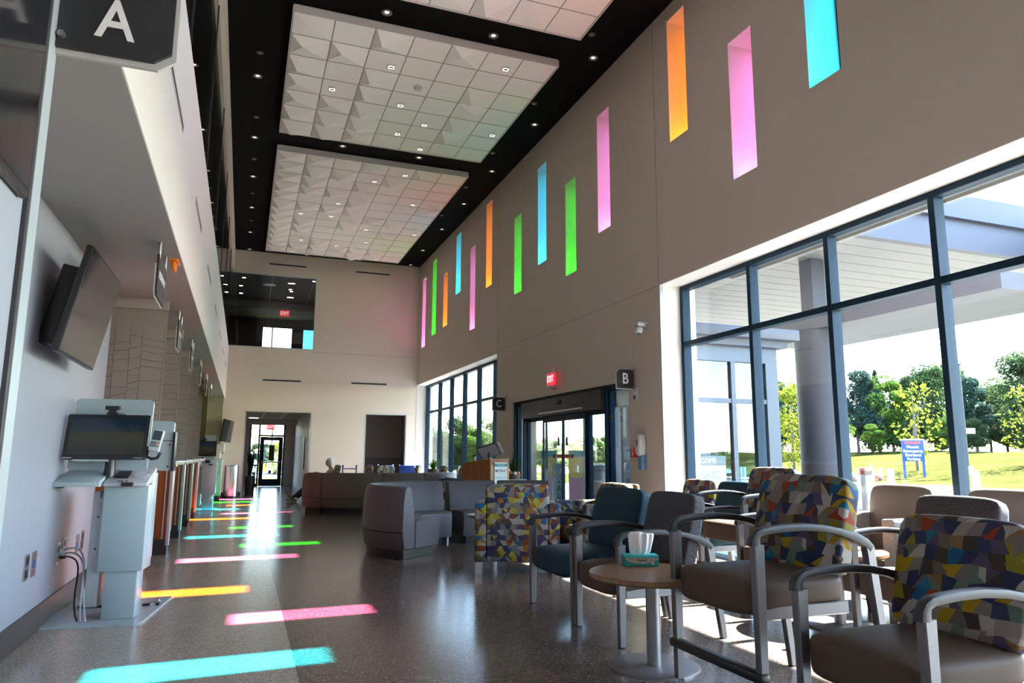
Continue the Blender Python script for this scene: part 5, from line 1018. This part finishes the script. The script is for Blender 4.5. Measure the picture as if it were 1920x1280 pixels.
# entrance canopy: plank soffit on a round column, deep fascia
CZ0 = 5.12
cp = struct(box('roof_canopy', 7.4, 15.4, 9.15, 22.0, CZ0+.03, CZ0+.85, M_FASC)); 
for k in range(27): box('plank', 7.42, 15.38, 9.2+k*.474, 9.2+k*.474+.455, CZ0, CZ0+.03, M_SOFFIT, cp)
box('fascia', 7.3, 15.5, 9.0, 9.15, CZ0-.06, CZ0+.50, M_FASC, cp); box('fascia_cap', 7.2, 15.6, 8.9, 9.15, CZ0+.50, CZ0+.95, mat('blue_grey_fascia_cap', (.028, .034, .058), .5), cp)
wg = struct(box('roof_canopy_wing', 15.4, 21, 2.2, 22.0, CZ0+.35, CZ0+.85, M_FASC)); box('fascia', 15.3, 15.42, 1.8, 9.0, CZ0+.05, CZ0+.62, M_FASC, wg)
lb_ = struct(box('beam_canopy', 10.0, 10.5, 6.9, 20.0, 3.70, 3.96, M_FASC))
for k, (x, y) in enumerate(((10.25, 10.75), (10.25, 18.3))):
    c = bpy.data.objects.new('column_canopy', None); COL.objects.link(c); c.location = (x, y, -.1); struct(c)
    lathe('shaft', [(.40, .12), (.40, 3.80), (.41, 3.80)], mat('grey_column', (.022, .026, .038), .6, noise=.05), c, 40); lathe('column_base', [(.44, 0), (.44, .10), (.40, .12)], M_CONC, c, 40); box('column_cap', -.30, .30, -.30, .30, 3.80, 3.801+.001, M_FASC, c); box('column_stub', -.16, .16, -.16, .16, 4.06, 5.22, M_FASC, c)
# ---- trees
def tree_meshes(seed, h, w, n, m, dense=1.0, conifer=False):
    rr = np.random.RandomState(seed); nb = 22; cs = []
    for k in range(nb):
        z = h*(.16+.80*rr.rand()); t = (z/h-.16)/.80; rad = w*((1-t)*.95+.08 if conifer else (math.sin(PI*min(1, .12+.85*t))**.7)); a = rr.rand()*2*PI; q = rad*math.sqrt(rr.rand())*.75; cs.append((q*math.cos(a), q*math.sin(a), z, w*(.26+.22*rr.rand())*(.6 if conifer else 1)))
    cs = np.array(cs); pick = rr.randint(0, nb, n); d = rr.randn(n, 3); d /= np.linalg.norm(d, axis=1)[:, None]; rad = cs[pick, 3]*(.55+.45*rr.rand(n)**.5); c = cs[pick, :3]+d*rad[:, None]*np.array([1, 1, .8])
    if conifer:
        t = rr.rand(n)**.75; zz = h*(.06+.94*t); aa = rr.rand(n)*2*PI; tier = .72+.28*np.abs(np.sin(zz*3.1)); rad = w*(1.02-t)*tier*np.sqrt(.25+.75*rr.rand(n)); c = np.stack([rad*np.cos(aa), rad*np.sin(aa), zz-.12*rad], 1)
    s = (.11+.10*rr.rand(n))*dense*h/8; u = rr.randn(n, 3); u /= np.linalg.norm(u, axis=1)[:, None]; v = np.cross(u, rr.randn(n, 3)); v /= np.linalg.norm(v, axis=1)[:, None]
    P = np.empty((n*4, 3)); P[0::4] = c-u*s[:, None]; P[1::4] = c-v*s[:, None]*.6; P[2::4] = c+u*s[:, None]; P[3::4] = c+v*s[:, None]*.6
    me = bpy.data.meshes.new('crown'); me.from_pydata(P.tolist(), [], np.arange(n*4).reshape(n, 4).tolist()); me.materials.append(m)
    bm = bmesh.new(); atube(bm, [(0, 0, 0), (.04, .02, h*.3), (.0, .05, h*.6), (0, 0, h*.85)], [.028*h*.6, .02*h*.6, .012*h*.6, .004*h], 8)
    for k in range(6): atube(bm, [(0, .03, h*(.28+.08*k)), (cs[k, 0]*.5, cs[k, 1]*.5, cs[k, 2]*.75), tuple(cs[k, :3])], [.008*h*.6, .005*h*.6, .002*h], 5)
    bmesh.ops.recalc_face_normals(bm, faces=bm.faces); tm = bpy.data.meshes.new('trunk'); bm.to_mesh(tm); bm.free(); tm.materials.append(M_BARK); return me, tm
ML1 = leafmat('mid_green_leaf', (.024, .048, .020), (.062, .098, .040)); ML2 = leafmat('hazed_blue_green_leaf', (.022, .05, .042), (.05, .085, .062)); ML3 = leafmat('yellow_green_leaf', (.10, .13, .015), (.20, .21, .03)); ML4 = leafmat('bright_green_leaf', (.04, .09, .018), (.10, .16, .03))  # ML2's blue-grey shift paints distance haze into the leaf colour
TV = {'mid': tree_meshes(1, 8, 2.6, 11000, ML1, .72), 'blue': tree_meshes(2, 8, 2.4, 11000, ML2, .72), 'bright': tree_meshes(3, 8, 2.8, 11000, ML4, .72), 'yellow': tree_meshes(4, 8, 2.4, 2600, ML3, .9), 'spruce': tree_meshes(5, 8, 1.7, 6000, ML2, .8, True), 'sapling': tree_meshes(6, 8, 2.4, 420, ML3, 1.1)}
TL = {'mid': 'mid green broadleaf tree in the treeline beyond the road', 'blue': 'dark blue-green tree in the treeline beyond the road', 'bright': 'bright green bushy tree in the treeline beyond the road', 'yellow': 'yellow-green tree beyond the road', 'spruce': 'dark pointed conifer in the treeline beyond the road', 'sapling': 'thin young tree with sparse yellow-green leaves on the grass'}
def tree(kind, x, y, h, z=None, label=None, rz=None, wide=1.0):
    r = thing('tree' if kind != 'sapling' else 'young_tree', label or TL[kind], 'tree', (x, y, hz(x) if z is None else z), rnd.uniform(0, 6.28) if rz is None else rz, 'trees in the %s' % kind if False else {'mid': 'mid green trees', 'blue': 'blue-green trees', 'bright': 'bright green trees', 'yellow': 'yellow-green trees', 'spruce': 'conifers', 'sapling': 'young trees'}[kind])
    s = h/8; r.scale = (s*wide, s*wide, s); link('crown', TV[kind][0], None, r); link('trunk', TV[kind][1], None, r); return r
rt = random.Random(21)
ONES = ['', 'first', 'second', 'third', 'fourth', 'fifth', 'sixth', 'seventh', 'eighth', 'ninth', 'tenth', 'eleventh', 'twelfth', 'thirteenth', 'fourteenth', 'fifteenth', 'sixteenth', 'seventeenth', 'eighteenth', 'nineteenth']
def nth(n):
    if n < 20: return ONES[n]
    t = {2: ('twentieth', 'twenty-'), 3: ('thirtieth', 'thirty-'), 4: ('fortieth', 'forty-')}[n//10]; return t[0] if n % 10 == 0 else t[1]+ONES[n % 10]
LOOK = {'mid': 'mid green tree', 'blue': 'blue-green tree', 'bright': 'bright green tree', 'spruce': 'dark pointed conifer'}
def polar(az, dist): return dist*math.sin(math.radians(az)), dist*math.cos(math.radians(az))
for k in range(40):                                   # the treeline seen through the big right-hand window
    kd = rt.choice(('mid', 'mid', 'blue', 'bright', 'blue', 'mid', 'blue') if k not in (14, 29) else ('spruce',)); x, y = polar(36+k*.82+rt.uniform(-.2, .2), 80+(k % 3)*7+rt.uniform(-1, 1))
    tree(kd, x, y, rt.uniform(6.2, 8.8)*(1.15 if kd == 'spruce' else 1), label='%s beyond the grassy rise, %s from the left outside the big window' % (LOOK[kd], nth(k+1)), wide=1.2)
for k in range(15):                                   # low bushes in front of it
    kd = rt.choice(('bright', 'blue', 'mid')); x, y = polar(38+k*2.2+rt.uniform(-.5, .5), rt.uniform(73, 77)); tree(kd, x, y, rt.uniform(2.6, 3.8), label='low bush at the foot of the treeline, %s from the left outside the big window' % nth(k+1), wide=1.5)
tree('sapling', 42.5, 36.2, 6.2, None, 'young yellow-leaved tree right of the blue roadside sign'); tree('sapling', 46.5, 31.3, 5.2, None, 'young reddish yellow tree at the right end of the window view')
tree('yellow', 40, 45.0, 7.0, None, 'yellow-green tree seen left of the canopy column')
for k in range(16):                                   # trees seen through the doors
    kd = rt.choice(('mid', 'bright', 'blue', 'bright')); x, y = polar(21.5+k*.75+rt.uniform(-.25, .25), rt.uniform(80, 95)); tree(kd, x, y, rt.uniform(2.6, 3.8), None, label='%s seen through the sliding doors, %s from the left' % (LOOK[kd], nth(k+1)), wide=1.3)
for k in range(11):                                   # trees before the far windows
    kd = rt.choice(('bright', 'mid', 'bright')); x, y = polar(13.6+k*.62+rt.uniform(-.15, .15), rt.uniform(48, 60)); tree(kd, x, y, rt.uniform(2.6, 3.9), -.1, label='%s outside the far windows, %s from the left' % (LOOK[kd], nth(k+1)), wide=1.25)
for k in range(12):                                   # trees beyond the hall door
    kd = rt.choice(('blue', 'mid', 'blue')); x, y = polar(-.8+k*.42, rt.uniform(88, 100)); tree(kd, x, y, rt.uniform(2.2, 3.0), -.1, label='%s beyond the car park outside the hall door, %s from the left' % (LOOK[kd], nth(k+1)), wide=1.3)
tree('yellow', 2.3, 52, 2.3, -.1, 'small bright yellow-green tree outside the hall door')
# ---- bollards, posts, signs, lamp posts
def bollard(label, x, y):
    r = thing('bollard', label, 'bollard', (x, y, -.08), group='steel bollards outside'); lathe('post', [(.17, 0), (.17, .80), (.16, .83), (.001, .83)], M_STEEL, r, 24); lathe('foot_collar', [(.2, 0), (.2, .03), (.172, .04)], M_CONC, r, 24); return r
bollard('steel bollard outside the big window, left of the blue sign', 31.2, 28.2); bollard('steel bollard outside the big window, right of the lamp post', 32.0, 24.2)
bollard('steel bollard seen through the vestibule side glass', 27.0, 34.5)
tp_ = thing('trash_receptacle', 'tall pale round trash receptacle with dark top beside the mosaic chair back', 'bin', (15.6, 14.9, -.05)); lathe('bin_body', [(.001, 0), (.20, 0), (.20, .90), (.18, .92), (.001, .92)], M_STEEL, tp_, 28); lathe('dark_top', [(.19, .92), (.19, 1.0), (.17, 1.01), (.001, 1.01)], M_BLACK, tp_, 28); lathe('lid', [(.21, 1.01), (.21, 1.08), (.001, 1.10)], M_SILVER, tp_, 28)
for k, (x, y, lab) in enumerate(((33.5, 31.6, 'thin dark marker post left of the steel bollard'), (36.0, 23.2, 'thin dark marker post near the right edge of the window view'))):
    r = thing('marker_post', lab, 'post', (x, y, hz(x))); lathe('stake', [(.03, 0), (.03, 1.05), (.001, 1.06)], M_BLACK, r, 8); lathe('reflector', [(.05, .95), (.05, 1.12), (.001, 1.13)], M_TEXTW, r, 10)
M_BLUES = mat('blue_sign_paint', (.004, .05, .20), .5)
bs_ = thing('roadside_sign', 'blue two-post roadside sign with white lettering on the grass', 'sign', (39.5, 33.9, hz(39.5)-.05), math.radians(-42)); box('sign_board', -.62, .62, -.06, .06, 1.05, 2.35, M_BLUES, bs_, .01); box('sign_top', -.66, .66, -.08, .08, 2.35, 2.42, M_TEXTW, bs_, .01); box('red_band', -.45, .45, -.068, -.06, 2.12, 2.27, mat('sign_red', (.5, .05, .08), .5), bs_)
for s in (-1, 1): box('post', s*.54-.07, s*.54+.07, -.05, .05, 0, 1.06, M_BLUES, bs_)
text('lettering', 'Mosaic\nEmergency\nEntrance\nParking', .25, (0, -.068, 1.56), (1, 0, 0), (0, 0, 1), M_TEXTW, bs_, .004, bold=.004)
def lamp_post(label, x, y, h, banner):
    r = thing('lamp_post', label, 'lamp post', (x, y, hz(x)-.02), math.radians(-45), 'parking lot lamp posts'); lathe('footing', [(.001, 0), (.28, 0), (.28, .55), (.001, .55)], M_CONC, r, 20); lathe('pole', [(.08, .55), (.06, h), (.001, h)], M_CHARC, r, 14); box('lamp_head', -.55, .12, -.12, .12, h-.05, h+.06, M_CHARC, r, .02); box('lamp_lens', -.5, -.1, -.09, .09, h-.07, h-.05, M_TEXTW, r)
    if banner: box('banner', -.75, -.09, -.01, .01, h*.42, h*.62, mat('blue_white_banner', (.25, .32, .55), .6, noise=.6, nscale=4), r); tube('banner_arm', [(-.78, 0, h*.62), (0, 0, h*.62)], .015, M_CHARC, r); box('banner_lower', -.55, .55, -.01, .01, h*.37, h*.42, M_TEXTW, r)
    return r
lamp_post('tall lamp post with banner outside the big window', 41.6, 31.9, 6.8, True); lamp_post('lamp post seen through the sliding doors', 26.5, 58.0, 9.5, False); lamp_post('lamp post seen through the far hall door', 2.15, 60, 5.2, False)
rk = thing('rock_pile', 'small pile of reddish landscape rocks left of the bollard', 'rocks', (35.2, 34.2, hz(35.2))); rr = random.Random(4)
for k in range(16):
    bm = bmesh.new(); cushion(bm, (rr.uniform(-1.2, 1.2), rr.uniform(-.6, .6), rr.uniform(.1, .5)), (rr.uniform(.2, .4), rr.uniform(.2, .4), rr.uniform(.15, .3)), 2.6, 2); o = finish(bm, 'stone', mat('reddish_stone', (.30, .19, .13), .85, noise=.3, nscale=5), rk)
# ---- cars outside
def car(label, x, y, rz, paint):
    r = thing('car', label, 'car', (x, y, -.08), rz)
    prof = [(-2.2, .30), (-2.25, .72), (-2.1, .85), (-1.15, .98), (-.55, 1.50), (.95, 1.52), (1.75, 1.05), (2.2, .95), (2.25, .35), (2.1, .25), (-2.05, .25)]
    bm = bmesh.new(); rings = []
    for yy, sx, sz in ((-.88, .96, .94), (-.82, 1, 1), (.82, 1, 1), (.88, .96, .94)): rings.append([(px_*sx, yy*(1 if pz < 1.0 else .82), .25+(pz-.25)*sz) for px_, pz in prof])
    aloft(bm, rings); finish(bm, 'body', mat(paint[0], paint[1], .25, coat=.5), r)
    M_CG = mat('car_window', (.02, .025, .03), .08)
    for s in (-1, 1):
        bm = bmesh.new(); aprism(bm, [(-1.0, 1.0), (-.5, 1.42), (.05, 1.44), (.05, 1.0)], s*.80, s*.835, 1); aprism(bm, [(.12, 1.0), (.12, 1.44), (.85, 1.43), (1.35, 1.05)], s*.80, s*.835, 1); finish(bm, 'side_window', M_CG, r)
        for xw in (-1.4, 1.4): lathe('wheel', [(.001, -.1), (.20, -.11), (.33, -.1), (.34, 0), (.33, .1), (.001, .1)], M_BLACK, r, 20, M=Matrix.Translation((xw, s*.80, .34)) @ Matrix.Rotation(PI/2, 4, 'X')); lathe('hubcap', [(.001, -.12), (.19, -.115), (.2, -.10)], M_STEEL, r, 14, M=Matrix.Translation((xw, s*.80, .34)) @ Matrix.Rotation(s*PI/2, 4, 'X'))
    bm = bmesh.new(); aloft(bm, [[(-1.13, -.62, 1.0), (-1.13, .62, 1.0), (-1.12, .62, .995), (-1.12, -.62, .995)], [(-.60, -.58, 1.47), (-.60, .58, 1.47), (-.57, .58, 1.45), (-.57, -.58, 1.45)]]); finish(bm, 'windshield', M_CG, r)
    for s in (-1, 1): box('headlight', -2.27, -2.2, s*.62-.16, s*.62+.16, .62, .76, M_TEXTW, r, .02); box('tail_light', 2.2, 2.28, s*.66-.12, s*.66+.12, .7, .9, M_RED, r, .02)
    return r
car('dark blue car parked outside the sliding doors', 15.5, 22.6, math.radians(75), ('dark_blue_paint', (.02, .03, .06)))
car('white car in the car park outside the hall door, left one', -.2, 51, math.radians(80), ('white_paint', (.7, .7, .7))); car('red car beside the white car outside the hall door', -1.9, 49, math.radians(80), ('red_paint', (.4, .02, .03))); car('grey car outside the hall door behind the small yellow tree', 2.9, 56, math.radians(95), ('grey_paint', (.2, .22, .25)))
# ---- lettering becomes plain mesh geometry
bpy.context.view_layer.update(); dg = bpy.context.evaluated_depsgraph_get()
for o in [q for q in COL.objects if q.type == 'FONT']:
    me = bpy.data.meshes.new_from_object(o.evaluated_get(dg)); n = bpy.data.objects.new('text_mesh', me); COL.objects.link(n); n.parent = o.parent; n.matrix_parent_inverse = o.matrix_parent_inverse.copy(); n.matrix_basis = o.matrix_basis.copy()
    bpy.data.objects.remove(o); n.name = 'lettering'
bpy.context.view_layer.update()
